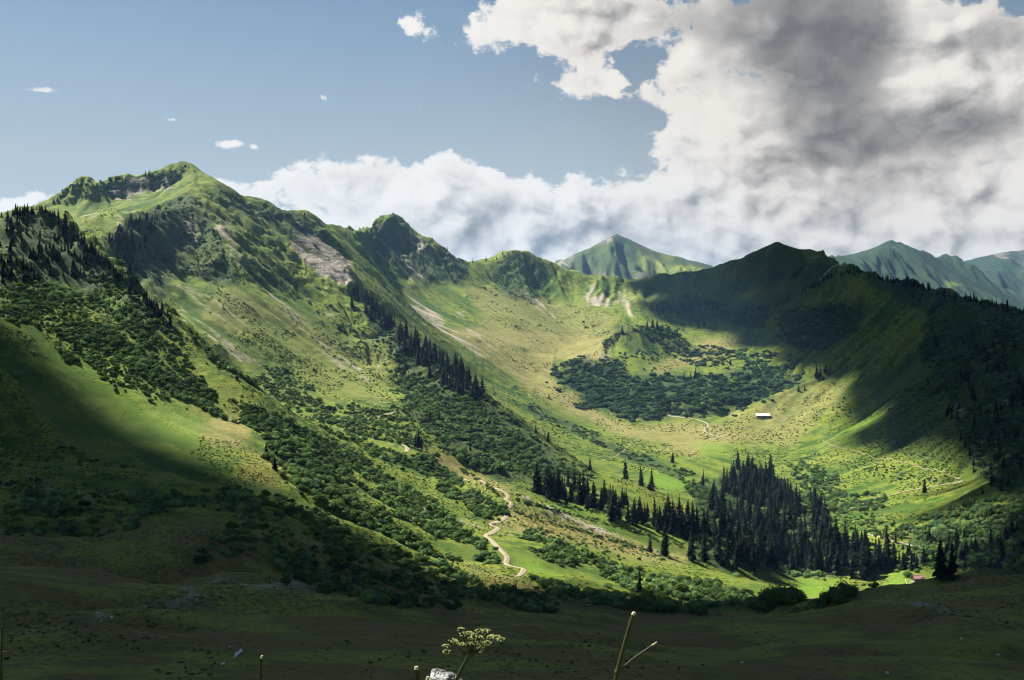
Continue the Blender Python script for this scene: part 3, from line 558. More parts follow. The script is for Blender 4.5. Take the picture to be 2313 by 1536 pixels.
# ------------------------------------------------------------------ clouds that stand over the valley, left of the picture towards the sun, and shade it
cloud_mat = simple_mat('cloud_vapour', (.86, .87, .88), 1.0, .04, .002, 0.0)
def cloud_from_shade(name, label, outline, H, depth_hint=None, seed=1, thick=320, cover=lambda x, y: 1.0):
    """outline: photo pixels of the shade's edge on the ground (or world points); the cloud stands where the sun's rays to that edge pass height H"""
    P = []
    for q in outline:
        P.append(np.array(q, float) if len(q) == 3 else ground(q[0], q[1])[0])
    P = np.array(P); t = (H - P[:, 2]) / SDIR[2]; Q = (P + SDIR * t[:, None])[:, :2]
    lo, hi = Q.min(0) - 150, Q.max(0) + 150; st = 14.0
    xs = np.arange(lo[0], hi[0], st); ys = np.arange(lo[1], hi[1], st); X, Y = np.meshgrid(xs, ys)
    ins = blur(inpoly(X, Y, Q).astype(np.float32), 22)                 # ragged, broken fringe
    ins = ((ins + (fbm(X, Y, 90, 4, seed) - .5) * 1.1 * (1 - np.abs(2 * ins - 1))) > .5).astype(np.float32); cv_ = fbm(X, Y, 44, 2, seed + 11); lo_, hi_ = np.quantile(cv_, [.01, .99])
    ins *= (cv_ < lo_ + (hi_ - lo_) * (.02 + .98 * cover(X + SDIR[0] / SDIR[2] * -H, Y + SDIR[1] / SDIR[2] * -H))); soft = blur(blur(ins, 8) * ins, 2)
    top = H + thick * np.sqrt(np.clip(soft, 0, 1)) * (.4 + .9 * fbm(X, Y, 220, 4, seed + 2)); bot = H - 30 * soft * fbm(X, Y, 120, 3, seed + 4)
    idx = -np.ones(X.shape, int); on = ins > .5; use = np.zeros(X.shape, bool)
    cell = on[:-1, :-1] & on[1:, :-1] & on[:-1, 1:] & on[1:, 1:]
    for a in (0, 1):
        for b in (0, 1): use[a:a + cell.shape[0], b:b + cell.shape[1]] |= cell
    n = use.sum(); idx[use] = np.arange(n)
    V = np.concatenate([np.stack([X[use], Y[use], top[use]], -1), np.stack([X[use], Y[use], bot[use]], -1)])
    J, I = np.where(cell); a, b, c, d = idx[J, I], idx[J, I + 1], idx[J + 1, I + 1], idx[J + 1, I]
    Fc = [np.stack([a, b, c, d], -1), np.stack([d, c, b, a], -1) + n]
    pad = np.pad(cell, 1)
    for dj, di, p, q in ((-1, 0, a, b), (1, 0, c, d), (0, -1, d, a), (0, 1, b, c)):
        e = ~pad[J + 1 + dj, I + 1 + di]; Fc.append(np.stack([q[e], p[e], p[e] + n, q[e] + n], -1))
    o = mesh_obj(name, V, np.concatenate(Fc), cloud_mat, smooth=False)
    tag(o, label, 'cloud', kind='stuff'); return o
cloud_from_shade('cloud', 'broad cumulus beyond the viewpoint that shades the dark foreground slopes',
    [(-520,135,-40),(-480,250,-60),(-420,420,-20),(0,615),(100,705),(200,795),(325,930),(450,1030),(590,1090),(700,1165),(810,1222),(930,1272),(1060,1290),(1180,1300),(1320,1318),(1480,1332),(1640,1345),(1760,1362),(1860,1372),(1960,1358),(2060,1346),(2160,1318),
     (260,500,-130),(420,420,-100),(700,300,-60),(700,135,-40)], 1500, seed=3, cover=lambda x, y: .88)
cloud_from_shade('cloud', 'large grey cumulus that shades the right-hand mountainside and the back of the bowl',
    [(1345,628),(1380,655),(1430,705),(1480,745),(1560,755),(1640,752),(1700,778),(1735,815),(1795,832),(1832,856),(1825,880),(1872,905),(1912,938),(1918,985),(1895,1022),(1960,1048),(2075,1066),(2120,1090),(2080,1125),(2050,1165),(2020,1205),(1990,1240),
     (225,500,-120),(260,440,-110),(900,420,-50),(1250,1100,0),(1500,1800,50),(1650,2700,100),(1480,3300,200),(1000,3250,150),(760,2350,150),(340,2080,110)], 1500, seed=8, cover=lambda x, y: .58 + .34 * sstep(250, 620, x) * sstep(1900, 1300, y) + .14 * sstep(550, 800, x))
# ------------------------------------------------------------------ plants
def leaf_mat(name, dark, lite, hue_shift, trans=.0):
    m, T = new_mat(name); out = T.node('ShaderNodeOutputMaterial'); b = T.node('ShaderNodeBsdfPrincipled')
    co = T.node('ShaderNodeTexCoord').outputs['Object']; rnd = T.node('ShaderNodeObjectInfo').outputs['Random']
    n = T.noise(co, 5.0, 3, .6)
    c = T.mix(T.smooth(n, .3, .7), dark, lite); c = T.mix(T.m('MULTIPLY', rnd, .7), c, hue_shift); c = T.mix(1.0, c, T.m('ADD', .5, T.m('MULTIPLY', T.m('FRACT', T.m('MULTIPLY', rnd, 7.31)), 1.0)), 'MULTIPLY')
    pw_ = T.noise(T.node('ShaderNodeNewGeometry').outputs['Position'], .045, 3, .6); c = T.mix(1.0, c, T.smooth(pw_, .32, .68, .62, 1.42), 'MULTIPLY')
    T.put(b.inputs['Base Color'], c); b.inputs['Roughness'].default_value = .85; b.inputs['Specular IOR Level'].default_value = .04
    tr = T.node('ShaderNodeBsdfTranslucent'); T.put(tr.inputs[0], T.mix(.35, c, (.12, .2, .02)))
    mx = T.node('ShaderNodeMixShader'); mx.inputs[0].default_value = trans
    T.t.links.new(b.outputs[0], mx.inputs[1]); T.t.links.new(tr.outputs[0], mx.inputs[2]); T.t.links.new(mx.outputs[0], out.inputs[0])
    return m
SPRUCE = leaf_mat('spruce_needles', (.0045, .009, .006), (.011, .019, .010), (.007, .012, .010), .02)
ALDER = leaf_mat('alder_leaves', (.058, .110, .032), (.160, .235, .062), (.085, .160, .080), .22)
PINE = leaf_mat('dwarf_pine_needles', (.024, .056, .034), (.072, .128, .062), (.048, .098, .068), .12)
TUSS = leaf_mat('tussock_leaves', (.050, .080, .018), (.105, .125, .030), (.060, .085, .028), .15)
HEATH = leaf_mat('heather_leaves', (.085, .080, .034), (.150, .130, .056), (.120, .098, .050), .10)
BARK = simple_mat('bark', (.075, .055, .042), .9, .35, 8.0, .15, .4)

def spruce_geo(seed):
    r = random.Random(seed); V = []; Fc = []
    n = 27; ang0 = r.random() * 6; full = r.uniform(.85, 1.15); lopA = r.random() * 6.28; lop = r.uniform(.05, .3); pw = r.uniform(.62, .95)
    for k in range(n):
        t = (k + .6 * r.random()) / n; z = .05 + .93 * t
        rad = (.195 * full * (1 - t) ** pw + .008) * r.uniform(.66, 1.22); nb = max(5, int(10 - 4 * t)); ang0 += 1.1
        if t < .15: rad *= .55 + 3 * t
        for b in range(nb):
            if r.random() < .12: continue
            a = ang0 + 2 * math.pi * (b + r.uniform(-.3, .3)) / nb; L = rad * r.uniform(.6, 1.2) * (1 + lop * math.cos(a - lopA))
            ca, sa = math.cos(a), math.sin(a); w = L * r.uniform(.40, .66); dz = L * r.uniform(.2, .62); i = len(V)
            def p(q, s, h): return (ca * q - sa * s, sa * q + ca * s, z + h)
            V += [p(0, -.01, .012), p(0, .01, .012), p(L * .55, -w * .55, -dz * .35), p(L * .6, w * .55, -dz * .40), p(L, -w * .16, -dz), p(L * 1.03, w * .12, -dz * 1.05),
                  p(L * .5, 0, -dz * .9 - .03)]
            Fc += [(i, i + 1, i + 3, i + 2), (i + 2, i + 3, i + 5, i + 4), (i + 2, i + 6, i + 3)]
    i = len(V); V += [(-.006, -.006, .95), (.008, 0, .95), (0, .008, .95), (0, 0, 1.02)]; Fc += [(i, i + 1, i + 3), (i + 1, i + 2, i + 3), (i + 2, i, i + 3)]
    return V, Fc
def tube(path, radii, n=6):
    V = []; Fc = []
    path = [Vector(p) for p in path]
    for k, p in enumerate(path):
        d = (path[min(k + 1, len(path) - 1)] - path[max(k - 1, 0)]).normalized(); a = d.orthogonal().normalized(); b = d.cross(a)
        for j in range(n):
            t = 2 * math.pi * j / n; V.append(tuple(p + (a * math.cos(t) + b * math.sin(t)) * radii[k]))
    for k in range(len(path) - 1):
        for j in range(n): Fc.append((k * n + j, k * n + (j + 1) % n, (k + 1) * n + (j + 1) % n, (k + 1) * n + j))
    Fc.append(tuple(range(n - 1, -1, -1))); Fc.append(tuple((len(path) - 1) * n + j for j in range(n)))
    return V, Fc
def merge(*parts):
    V = []; Fc = []
    for v, f in parts:
        o = len(V); V += list(v); Fc += [tuple(i + o for i in q) for q in f]
    return V, Fc
def shrub_geo(seed, lobes=7, leaves=46, size=.13, flat=.75, spread=.62):
    """unit shrub: about 1 wide (x, y) and flat high; leafy quads on lumpy lobes"""
    r = random.Random(seed); V = []; Fc = []; cs = []
    for k in range(lobes):
        a = r.random() * 6.28; d = spread * math.sqrt(r.random()) * .62; rr = r.uniform(.20, .34) * (1.15 - d)
        cs.append((math.cos(a) * d, math.sin(a) * d, flat * r.uniform(.28, .62) * (1.1 - d), rr))
    for cx, cy, cz, rr in cs:
        i = len(V)                                           # dark heart of the lobe
        oc = [(1,0,0),(-1,0,0),(0,1,0),(0,-1,0),(0,0,1),(0,0,-1)]
        V += [(cx + x * rr * .7, cy + y * rr * .7, max(-.05, cz + z * rr * .7)) for x, y, z in oc]
        Fc += [(i,i+2,i+4),(i+2,i+1,i+4),(i+1,i+3,i+4),(i+3,i,i+4),(i+2,i,i+5),(i+1,i+2,i+5),(i+3,i+1,i+5),(i,i+3,i+5)]
        for _ in range(leaves):
            u = r.uniform(-.45, 1); t = r.random() * 6.28; s = math.sqrt(max(0, 1 - u * u)); nrm = Vector((s * math.cos(t), s * math.sin(t), u))
            p = Vector((cx, cy, cz)) + nrm * rr * r.uniform(.82, 1.18)
            if p.z < -.03: continue
            nn = (nrm + Vector((r.uniform(-.42, .42), r.uniform(-.42, .42), r.uniform(-.3, .4)))).normalized()
            a = nn.orthogonal().normalized(); b = nn.cross(a); th = r.random() * 6.28
            a, b = a * math.cos(th) + b * math.sin(th), b * math.cos(th) - a * math.sin(th); q = size * r.uniform(.6, 1.25); i = len(V)
            V += [tuple(p - a * q - b * q * .35), tuple(p - b * q * .6 + nn * q * .15), tuple(p + a * q), tuple(p + b * q * .6 + nn * q * .15)]
            Fc.append((i, i + 1, i + 2, i + 3))
    return V, Fc
def stem_geo(seed, flat):
    r = random.Random(seed); parts = []
    for k in range(4):
        a = r.random() * 6.28; parts.append(tube([(math.cos(a) * .03, math.sin(a) * .03, -.12), (math.cos(a) * .12, math.sin(a) * .12, flat * .3), (math.cos(a) * .25, math.sin(a) * .25, flat * .6)], [.022, .016, .008], 5))
    return merge(*parts)
src = bpy.data.collections.new('plant_sources')
def geo_mesh(name, geo, mat):
    me = bpy.data.meshes.new(name); me.from_pydata([tuple(v) for v in geo[0]], [], geo[1]); me.materials.append(mat); return me
spruce_crowns = [geo_mesh('spruce_crown', spruce_geo(100 + k), SPRUCE) for k in range(9)]
spruce_trunk = geo_mesh('spruce_trunk', tube([(0, 0, -.06), (.002, 0, .3), (0, .003, .7), (0, 0, .97)], [.016, .012, .007, .002], 6), BARK)
alder_fol = [geo_mesh('alder_foliage', shrub_geo(200 + k, 7, 44, .10, .72), ALDER) for k in range(5)]
pine_fol = [geo_mesh('dwarf_pine_foliage', shrub_geo(300 + k, 8, 40, .10, .5, .75), PINE) for k in range(4)]
stems = [geo_mesh('shrub_stem', stem_geo(400 + k, .7), BARK) for k in range(3)]
heath = [geo_mesh('heather_clump', shrub_geo(330 + k, 6, 30, .12, .45, .8), HEATH) for k in range(3)]
tuss = [geo_mesh('tussock', shrub_geo(500 + k, 3, 9, .22, .55), TUSS) for k in range(4)]
def instancer(name, label, category, pts, meshes, scl, seed, lean=0.0):
    """one countless mass: plants standing on points (kind = stuff)"""
    c = bpy.data.collections.new(name + '_kinds')
    for k, me in enumerate(meshes): c.objects.link(bpy.data.objects.new('%s_kind_%02d' % (name, k), me))
    r = np.random.default_rng(seed); n = len(pts)
    me = bpy.data.meshes.new(name); me.vertices.add(n); me.vertices.foreach_set('co', np.asarray(pts, np.float32).ravel())
    o = bpy.data.objects.new(name, me); scene.collection.objects.link(o)
    a = me.attributes.new('scl', 'FLOAT_VECTOR', 'POINT'); a.data.foreach_set('vector', np.asarray(scl, np.float32).ravel())
    rot = np.stack([r.normal(0, lean, n), r.normal(0, lean, n), r.uniform(0, 6.28, n)], -1)
    a = me.attributes.new('rot', 'FLOAT_VECTOR', 'POINT'); a.data.foreach_set('vector', rot.astype(np.float32).ravel())
    a = me.attributes.new('kind_no', 'INT', 'POINT'); a.data.foreach_set('value', r.integers(0, len(meshes), n).astype(np.int32))
    g = bpy.data.node_groups.new(name + '_nodes', 'GeometryNodeTree')
    g.interface.new_socket('Geometry', in_out='INPUT', socket_type='NodeSocketGeometry'); g.interface.new_socket('Geometry', in_out='OUTPUT', socket_type='NodeSocketGeometry')
    N = g.nodes; gi = N.new('NodeGroupInput'); go = N.new('NodeGroupOutput'); ip = N.new('GeometryNodeInstanceOnPoints'); ci = N.new('GeometryNodeCollectionInfo')
    ci.inputs['Collection'].default_value = c; ci.inputs['Separate Children'].default_value = True; ci.inputs['Reset Children'].default_value = True
    def attr(nm, typ):
        q = N.new('GeometryNodeInputNamedAttribute'); q.data_type = typ; q.inputs['Name'].default_value = nm; return q.outputs['Attribute']
    L = g.links; L.new(gi.outputs[0], ip.inputs['Points']); L.new(ci.outputs[0], ip.inputs['Instance']); ip.inputs['Pick Instance'].default_value = True
    L.new(attr('kind_no', 'INT'), ip.inputs['Instance Index']); L.new(attr('rot', 'FLOAT_VECTOR'), ip.inputs['Rotation']); L.new(attr('scl', 'FLOAT_VECTOR'), ip.inputs['Scale'])
    L.new(ip.outputs[0], go.inputs[0])
    md = o.modifiers.new('scatter', 'NODES'); md.node_group = g
    tag(o, label, category, kind='stuff'); return o
def sample_poly(poly, n, seed):
    r = np.random.default_rng(seed); q = np.array(poly, float); lo, hi = q.min(0), q.max(0); out = np.zeros((0, 2))
    while len(out) < n:
        p = r.uniform(lo, hi, (n * 3 + 20, 2)); out = np.concatenate([out, p[inpoly(p[:, 0], p[:, 1], poly)]])
    return out[:n]
def area(poly):
    q = np.array(poly, float); x, y = q.T; return abs(np.dot(x, np.roll(y, -1)) - np.dot(y, np.roll(x, -1))) / 2
# ------------------------------------------------------------------ spruces: (photo outline or line, how many, height in m, where it is)
SPR = []      # rows: px, py of the foot, height, place
def spr_area(poly, n, h0, h1, place, seed):
    r = np.random.default_rng(seed)
    p = sample_poly(poly, n * 2, seed); c = fbm(p[:, 0], p[:, 1] * 1.6, 46, 3, seed); p = p[np.argsort(-c - r.random(len(p)) * .25)][:n]
    for q in p: SPR.append((q[0], q[1], r.uniform(h0, h1), place))
def spr_line(pts, n, h0, h1, place, seed, jit=6):
    r = np.random.default_rng(seed); q = np.array(pts, float); d = np.concatenate([[0], np.cumsum(np.hypot(*np.diff(q, axis=0).T))])
    for t in np.sort(r.uniform(0, d[-1], n)):
        SPR.append((np.interp(t, d, q[:, 0]) + r.normal(0, jit * .6), np.interp(t, d, q[:, 1]) + abs(r.normal(0, jit)), r.uniform(h0, h1), place))
def spr_at(lst, place):
    for px, py, h in lst: SPR.append((px, py, h, place))
spr_line([(0,488),(55,480),(100,477),(130,492)], 26, 4, 9, 'on the far left skyline', 1, 7)
spr_line([(128,492),(160,525),(205,562),(255,610)], 44, 5, 10, 'on the left rib below the summit', 2, 8)
spr_line([(255,612),(300,645),(345,690),(388,742)], 40, 5, 10, 'on the left rib below the summit', 3, 10)
spr_area([(0,492),(120,488),(190,570),(240,630),(120,630),(0,640)], 130, 4, 8, 'on the shaded slope at the far left', 4)
spr_area([(240,545),(310,500),(350,520),(350,600),(300,620),(260,590)], 90, 6, 11, 'on the shaded face under the spur', 5)
spr_line([(262,522),(300,495),(350,496),(372,492)], 18, 6, 10, 'along the spur crest below the summit', 6, 3)
spr_at([(250,410,7),(262,409,10),(267,407,7),(276,407,9),(219,420,6),(329,398,9),(337,396,9),(150,430,6),(130,455,8),(121,460,8),(1010,566,9),(1068,593,9),(1098,590,11),(1122,586,8),(1135,575,8),(688,488,8),(600,460,5),(605,462,4)], 'on the skyline')
spr_line([(800,655),(850,708),(900,748),(950,778),(1000,808),(1050,846),(1082,884)], 90, 11, 20, 'on the wooded rib in the middle', 7, 14)
spr_area([(890,770),(1000,815),(1080,885),(1085,915),(1000,880),(920,820)], 46, 9, 17, 'on the shaded side of the wooded rib', 8)
spr_line([(1212,1105),(1260,1120),(1330,1140),(1400,1165),(1470,1180),(1540,1196),(1600,1205)], 52, 16, 26, 'in the belt behind the mown terraces', 9, 9)
spr_area([(1205,1095),(1290,1100),(1420,1140),(1560,1180),(1560,1196),(1400,1168),(1250,1120)], 34, 14, 24, 'in the belt behind the mown terraces', 10)
spr_at([(1412,1082,20),(1447,1098,19),(1472,1108,20),(1332,1062,12),(1520,1045,11)], 'standing alone on the meadow above the spruce belt')
spr_area([(1572,1110),(1625,1075),(1690,1050),(1760,1095),(1850,1130),(1872,1200),(1960,1240),(2050,1285),(1960,1300),(1800,1300),(1660,1290),(1590,1262),(1600,1215),(1650,1190),(1600,1150)], 215, 17, 29, 'in the dense wood of the ravine', 11)
spr_area([(1600,1120),(1690,1075),(1760,1110),(1860,1180),(1960,1250),(2040,1290),(1880,1300),(1700,1285),(1640,1240)], 130, 18, 28, 'in the dense wood of the ravine', 17)
spr_area([(1870,1200),(2000,1225),(2313,1200),(2320,1262),(2000,1275)], 30, 8, 13, 'in the shaded wood at the right edge', 18)
spr_area([(2050,1240),(2150,1230),(2320,1215),(2320,1280),(2150,1292),(2060,1292)], 34, 9, 15, 'in the shaded wood at the right edge', 12)
spr_at([(1503,1256,23),(1468,1246,11),(1562,1266,22),(1556,1258,11),(1590,1268,20)], 'at the edge of the terraces')
spr_at([(1445,1340,13)], 'among the alders below the road')
spr_at([(1950,1308,24),(1975,1305,15),(1925,1306,14),(2125,1306,13),(2150,1304,12),(1700,1290,18)], 'beside the red-roofed hut')
spr_at([(1405,755,15),(1462,745,15),(1474,743,18),(1484,745,17),(1508,752,14),(1530,757,11),(1512,748,10),(1495,747,11),(1545,860,14),(1571,857,17),(1560,858,12),(1578,742,13),(1591,737,15),(1650,825,10),(1690,858,12),(1740,810,11),(1668,800,9)], 'on the shrubby knolls of the bowl')
spr_line([(1480,700),(1560,690),(1620,685)], 24, 9, 15, 'in the shaded wood at the back of the bowl', 13, 8)
spr_line([(1640,705),(1740,690),(1800,660),(1900,610)], 40, 9, 14, 'in the shaded wood at the back of the bowl', 14, 8)
spr_at([(1845,853,20),(1853,850,14),(1865,843,13),(1873,845,9),(1898,832,8),(1906,826,6),(1804,884,8),(1818,882,9)], 'beside the grazing meadow above the barn')
spr_line([(1905,606),(1960,622),(2050,640),(2130,660),(2200,678),(2313,706)], 80, 6, 12, 'along the right-hand ridge', 15, 6)
spr_area([(2060,780),(2160,760),(2313,780),(2313,1120),(2220,1120),(2150,960),(2090,880)], 100, 6, 12, 'on the shaded right-hand mountainside', 16)
spr_at([(945,1012,14),(952,1016,11),(938,1010,9),(972,955,11),(992,954,12),(1062,1018,9),(1210,978,8),(1238,998,10),(1240,900,8),(2089,1113,13),(1170,630,9),(1630,1170,18),(1655,1190,16),(170,790,7),(600,1030,8),(620,1060,7)], 'standing by itself among the alders')
G = np.array([s[:3] for s in SPR]); gp = ground(G[:, 0], G[:, 1])
ok = ~np.isnan(gp[:, 0])
SPR = [s for s, o in zip(SPR, ok) if o]; gp = gp[ok]
SPR = [(a, b, h * .82 * rng.choice([.62, .8, .9, 1.0, 1.05, 1.15]), pl) if pl.startswith('in the') else (a, b, h, pl) for a, b, h, pl in SPR]
sz = np.array([s[2] for s in SPR]) / gp[:, 1]; order = np.argsort(-sz)
cnt = {}
def plant(name, label, category, group, loc, scale, rotz, parts):
    e = bpy.data.objects.new(name, None); scene.collection.objects.link(e); e.location = loc; e.scale = scale; e.rotation_euler = (0, 0, rotz); e.empty_display_size = .2
    tag(e, label, category, group)
    for nm, me in parts:
        o = bpy.data.objects.new(nm, me); scene.collection.objects.link(o); o.parent = e
    return e
rr = random.Random(5); rest = []
def where(pts, places):
    """for each place, words for the part of it that a thing stands in"""
    box = {}
    for p, pl in zip(pts, places):
        px, py = project(p); b = box.setdefault(pl, [px, px, py, py]); b[0] = min(b[0], px); b[1] = max(b[1], px); b[2] = min(b[2], py); b[3] = max(b[3], py)
    out = []
    for p, pl in zip(pts, places):
        px, py = project(p); b = box[pl]
        u = (px - b[0]) / max(b[1] - b[0], 1); v = (py - b[2]) / max(b[3] - b[2], 1)
        out.append(('far ', 'mid-depth ', 'near ')[min(int(v * 3), 2)] + ('left end', 'left half', 'centre', 'right half', 'right end')[min(int(u * 5), 4)])
    return out
WH = where(gp, [s[3] for s in SPR])
for rank, i in enumerate(order):
    px, py, h, place = SPR[i]
    if rank < 300:
        w = rr.uniform(.85, 1.3)
        plant('spruce_tree', ('tall' if h > 21 else 'medium-sized' if h > 15 else 'short') + ' dark green spruce ' + place + ', ' + WH[i], 'spruce', 'spruces ' + place, tuple(gp[i] - np.array([0, 0, .3])), (h * w, h * w, h), rr.random() * 6.28,
              [('trunk', spruce_trunk), ('crown', spruce_crowns[rr.randrange(9)])])
    else: rest.append((gp[i], h))
if rest:
    hh = np.array([q[1] for q in rest]); ww = hh * np.random.default_rng(1).uniform(.9, 1.3, len(hh))
    both = [geo_mesh('small_spruce', merge(spruce_geo(150 + k), tube([(0, 0, -.06), (0, 0, .6)], [.016, .006], 5)), SPRUCE) for k in range(5)]
    instancer('far_spruces', 'small far-off dark spruces scattered over ridges and the shaded right-hand mountainside', 'spruces', [q[0] - np.array([0, 0, .3]) for q in rest], both, np.stack([ww, ww, hh], -1), 3, .02)

# ------------------------------------------------------------------ shrubs
SHR = []     # px, py, width m, height ratio, kind
def shr(poly, dens, w0, w1, kind, seed, gap=.0, place='', streak=0.0):
    q = np.array(poly, float); c = q.mean(0); big = c + (q - c) * 1.12
    n = int(area(big) * dens * 2.6 / 1000.0); p = sample_poly(big, max(n, 1), seed); r = np.random.default_rng(seed)
    g = ground(p[:, 0], p[:, 1]); good = ~np.isnan(g[:, 0]); g = np.nan_to_num(g)
    j1 = (fbm(g[:, 0], g[:, 1], 30, 3, seed + 3) - .5) * 110; j2 = (fbm(g[:, 0], g[:, 1], 30, 3, seed + 4) - .5) * 70
    good &= inpoly(p[:, 0] + j1, p[:, 1] + j2, poly) | (r.random(len(p)) < .04)
    m = fbm(g[:, 0], g[:, 1], 38, 3, seed) + streak * (.06 * lsamp(s3, g[:, 0], g[:, 1]) + .05 * lsamp(s2, g[:, 0], g[:, 1]))
    if gap > 0: good &= m > gap * .92
    for q, gg, o in zip(p, g, good):
        if o: SHR.append((gg, (w0 * .7 + (w1 * 1.15 - w0 * .7) * r.beta(1.2, 2.4)) * (1.0 if r.random() < .9 else 1.45), kind if r.random() < .86 else (P_ if kind == A else A), place))
A, P_ = 'alder', 'pine'
shr([(1250,838),(1330,806),(1400,815),(1430,850),(1470,850),(1560,850),(1650,832),(1760,832),(1830,852),(1760,890),(1690,915),(1640,935),(1500,940),(1420,946),(1340,925),(1290,895),(1255,865)], 17, 4.0, 8.5, P_, 21, .28, 'on the knolls of the bowl')
shr([(1370,755),(1410,735),(1530,740),(1552,772),(1545,800),(1510,800),(1420,742),(1380,800)], 16, 3.5, 7, A, 22, .25, 'on the knolls of the bowl')
shr([(1380,800),(1430,790),(1500,800),(1470,835),(1410,830)], 9, 3, 5, A, 23, .4, 'on the knolls of the bowl')
shr([(1530,806),(1575,780),(1650,790),(1720,795),(1790,800),(1780,835),(1650,835),(1540,820)], 16, 4, 7.5, P_, 24, .34, 'on the knolls of the bowl')
shr([(880,835),(960,855),(1080,885),(1180,960),(1290,1040),(1330,1080),(1220,1085),(1130,1085),(1050,1040),(970,985),(920,930),(890,880)], 17, 2.4, 5.6, A, 25, .44, 'below the wooded rib', .9)
shr([(840,700),(900,755),(1000,815),(1080,885),(1060,900),(960,850),(880,830),(850,770)], 13, 2.5, 4.5, P_, 26, .36, 'below the wooded rib')
shr([(150,740),(220,745),(300,780),(420,860),(560,900),(600,965),(545,952),(440,925),(350,860),(220,810)], 11, 2.5, 4.6, A, 29, .30, 'on the sunlit left slope')
shr([(0,650),(60,625),(150,640),(260,690),(370,780),(300,790),(150,745),(0,715)], 7, 2.2, 4.2, A, 30, .40, 'on the sunlit left slope')
shr([(200,570),(260,615),(380,740),(420,790),(370,800),(280,720),(210,640)], 9, 2.2, 4.2, A, 31, .36, 'on the left rib')
shr([(1190,908),(1230,922),(1280,952),(1330,968),(1400,1002),(1480,1042),(1560,1078),(1545,1086),(1450,1050),(1380,1016),(1280,975),(1200,935)], 22, 2.6, 4.4, A, 32, .15, 'in the gully across the valley meadow')
shr([(1575,1120),(1690,1060),(1850,1140),(1880,1210),(2060,1285),(1800,1305),(1660,1292),(1580,1262)], 9, 2.5, 5, A, 65, .2, 'under the ravine spruces')
shr([(1500,1040),(1540,1060),(1640,1105),(1600,1150),(1560,1120),(1530,1070)], 12, 3, 5, A, 33, .2, 'in the gully across the valley meadow')
shr([(1150,1200),(1250,1220),(1400,1265),(1500,1295),(1600,1315),(1700,1345),(1700,1372),(1560,1352),(1440,1335),(1300,1292),(1200,1245)], 9, 2.8, 5, A, 34, .36, 'between the road and the spruces')
shr([(1190,1312),(1300,1310),(1450,1345),(1600,1355),(1720,1378),(1600,1388),(1400,1372),(1250,1345)], 9, 2.8, 4.6, A, 35, .2, 'in the dip behind the near meadow')
shr([(700,1180),(900,1240),(1080,1310),(1200,1345),(1290,1395),(1100,1370),(900,1330),(760,1280)], 5, 2.4, 4.2, A, 36, .40, 'on the shaded slope below the road')
shr([(1780,1045),(1890,1065),(1910,1120),(1990,1112),(1990,1150),(1900,1175),(1830,1140)], 17, 3, 5, A, 37, .15, 'on the slope under the barn')
shr([(2050,1190),(2180,1140),(2320,1130),(2320,1290),(2100,1275),(2060,1235)], 12, 3, 5.5, A, 38, .30, 'at the right edge of the ravine')
shr([(1890,1180),(1960,1160),(2060,1190),(2060,1220),(1960,1210)], 10, 2, 3.6, A, 39, .42, 'on the slope under the barn')
shr([(1880,1040),(2000,1050),(2140,1090),(2050,1110),(1990,1100)], 6, 1.6, 2.8, P_, 40, .46, 'on the slope under the barn')
shr([(500,432),(600,465),(700,495),(745,525),(700,530),(620,505),(560,490),(520,470)], 18, 2.4, 4.2, P_, 41, .40, 'below the summit ridge')
shr([(540,520),(640,560),(760,680),(830,760),(800,780),(700,690),(600,610)], 9, 2.4, 4.4, A, 42, .52, 'below the summit ridge')
shr([(830,522),(890,490),(930,530),(1000,568),(1060,598),(1050,640),(960,620),(900,590),(850,580)], 22, 1.4, 3.0, P_, 43, .34, 'on the second peak')
shr([(1110,600),(1165,572),(1240,600),(1230,660),(1200,690),(1130,660)], 18, 1.6, 3.6, P_, 44, .42, 'on the saddle of the bowl')
shr([(1470,698),(1550,672),(1625,680),(1650,702),(1740,690),(1720,745),(1620,725),(1540,722)], 20, 4, 6.5, P_, 45, .2, 'in the shade at the back of the bowl')
shr([(1765,710),(1860,690),(1950,695),(1920,765),(1830,795),(1765,765)], 20, 4, 6.5, P_, 46, .14, 'in the shade at the back of the bowl')
shr([(1900,605),(2050,640),(2313,705),(2313,1120),(2200,1060),(2150,920),(2080,800),(2100,710),(2000,660)], 9, 3, 5.5, P_, 47, .40, 'on the shaded right-hand mountainside')
shr([(1880,860),(1960,900),(2080,870),(2120,960),(2000,930)], 7, 2.5, 4.5, P_, 48, .45, 'on the shaded right-hand mountainside')
shr([(130,450),(185,405),(330,398),(400,370),(430,395),(330,430),(230,440),(190,460)], 16, 2.2, 4.2, P_, 49, .42, 'on the summit')
shr([(250,540),(340,500),(440,430),(470,490),(520,600),(480,640),(400,600),(350,640),(300,620)], 8, 2, 4, P_, 50, .48, 'on the shaded face under the spur')
shr([(1855,905),(1910,890),(1920,940),(1870,950)], 12, 1.5, 3, P_, 51, .3, 'above the barn')
shr([(60,1110),(160,1120),(170,1160),(60,1170)], 6, 2.4, 4, A, 52, .1, 'in the shaded foreground')
shr([(290,1110),(400,1105),(420,1150),(330,1160)], 6, 2.4, 4, A, 53, .1, 'in the shaded foreground')
shr([(470,1100),(700,1130),(800,1200),(640,1180),(500,1150)], 5, 2.4, 4, A, 54, .25, 'in the shaded foreground')
shr([(560,1210),(900,1290),(1100,1370),(900,1370),(640,1320)], 3, 2, 3.6, A, 57, .35, 'in the shaded foreground')
shr([(1760,1375),(1860,1345),(1940,1320),(2000,1315),(1900,1355),(1800,1385)], 6, 2, 3.5, A, 58, .1, 'on the edge of the near hill')
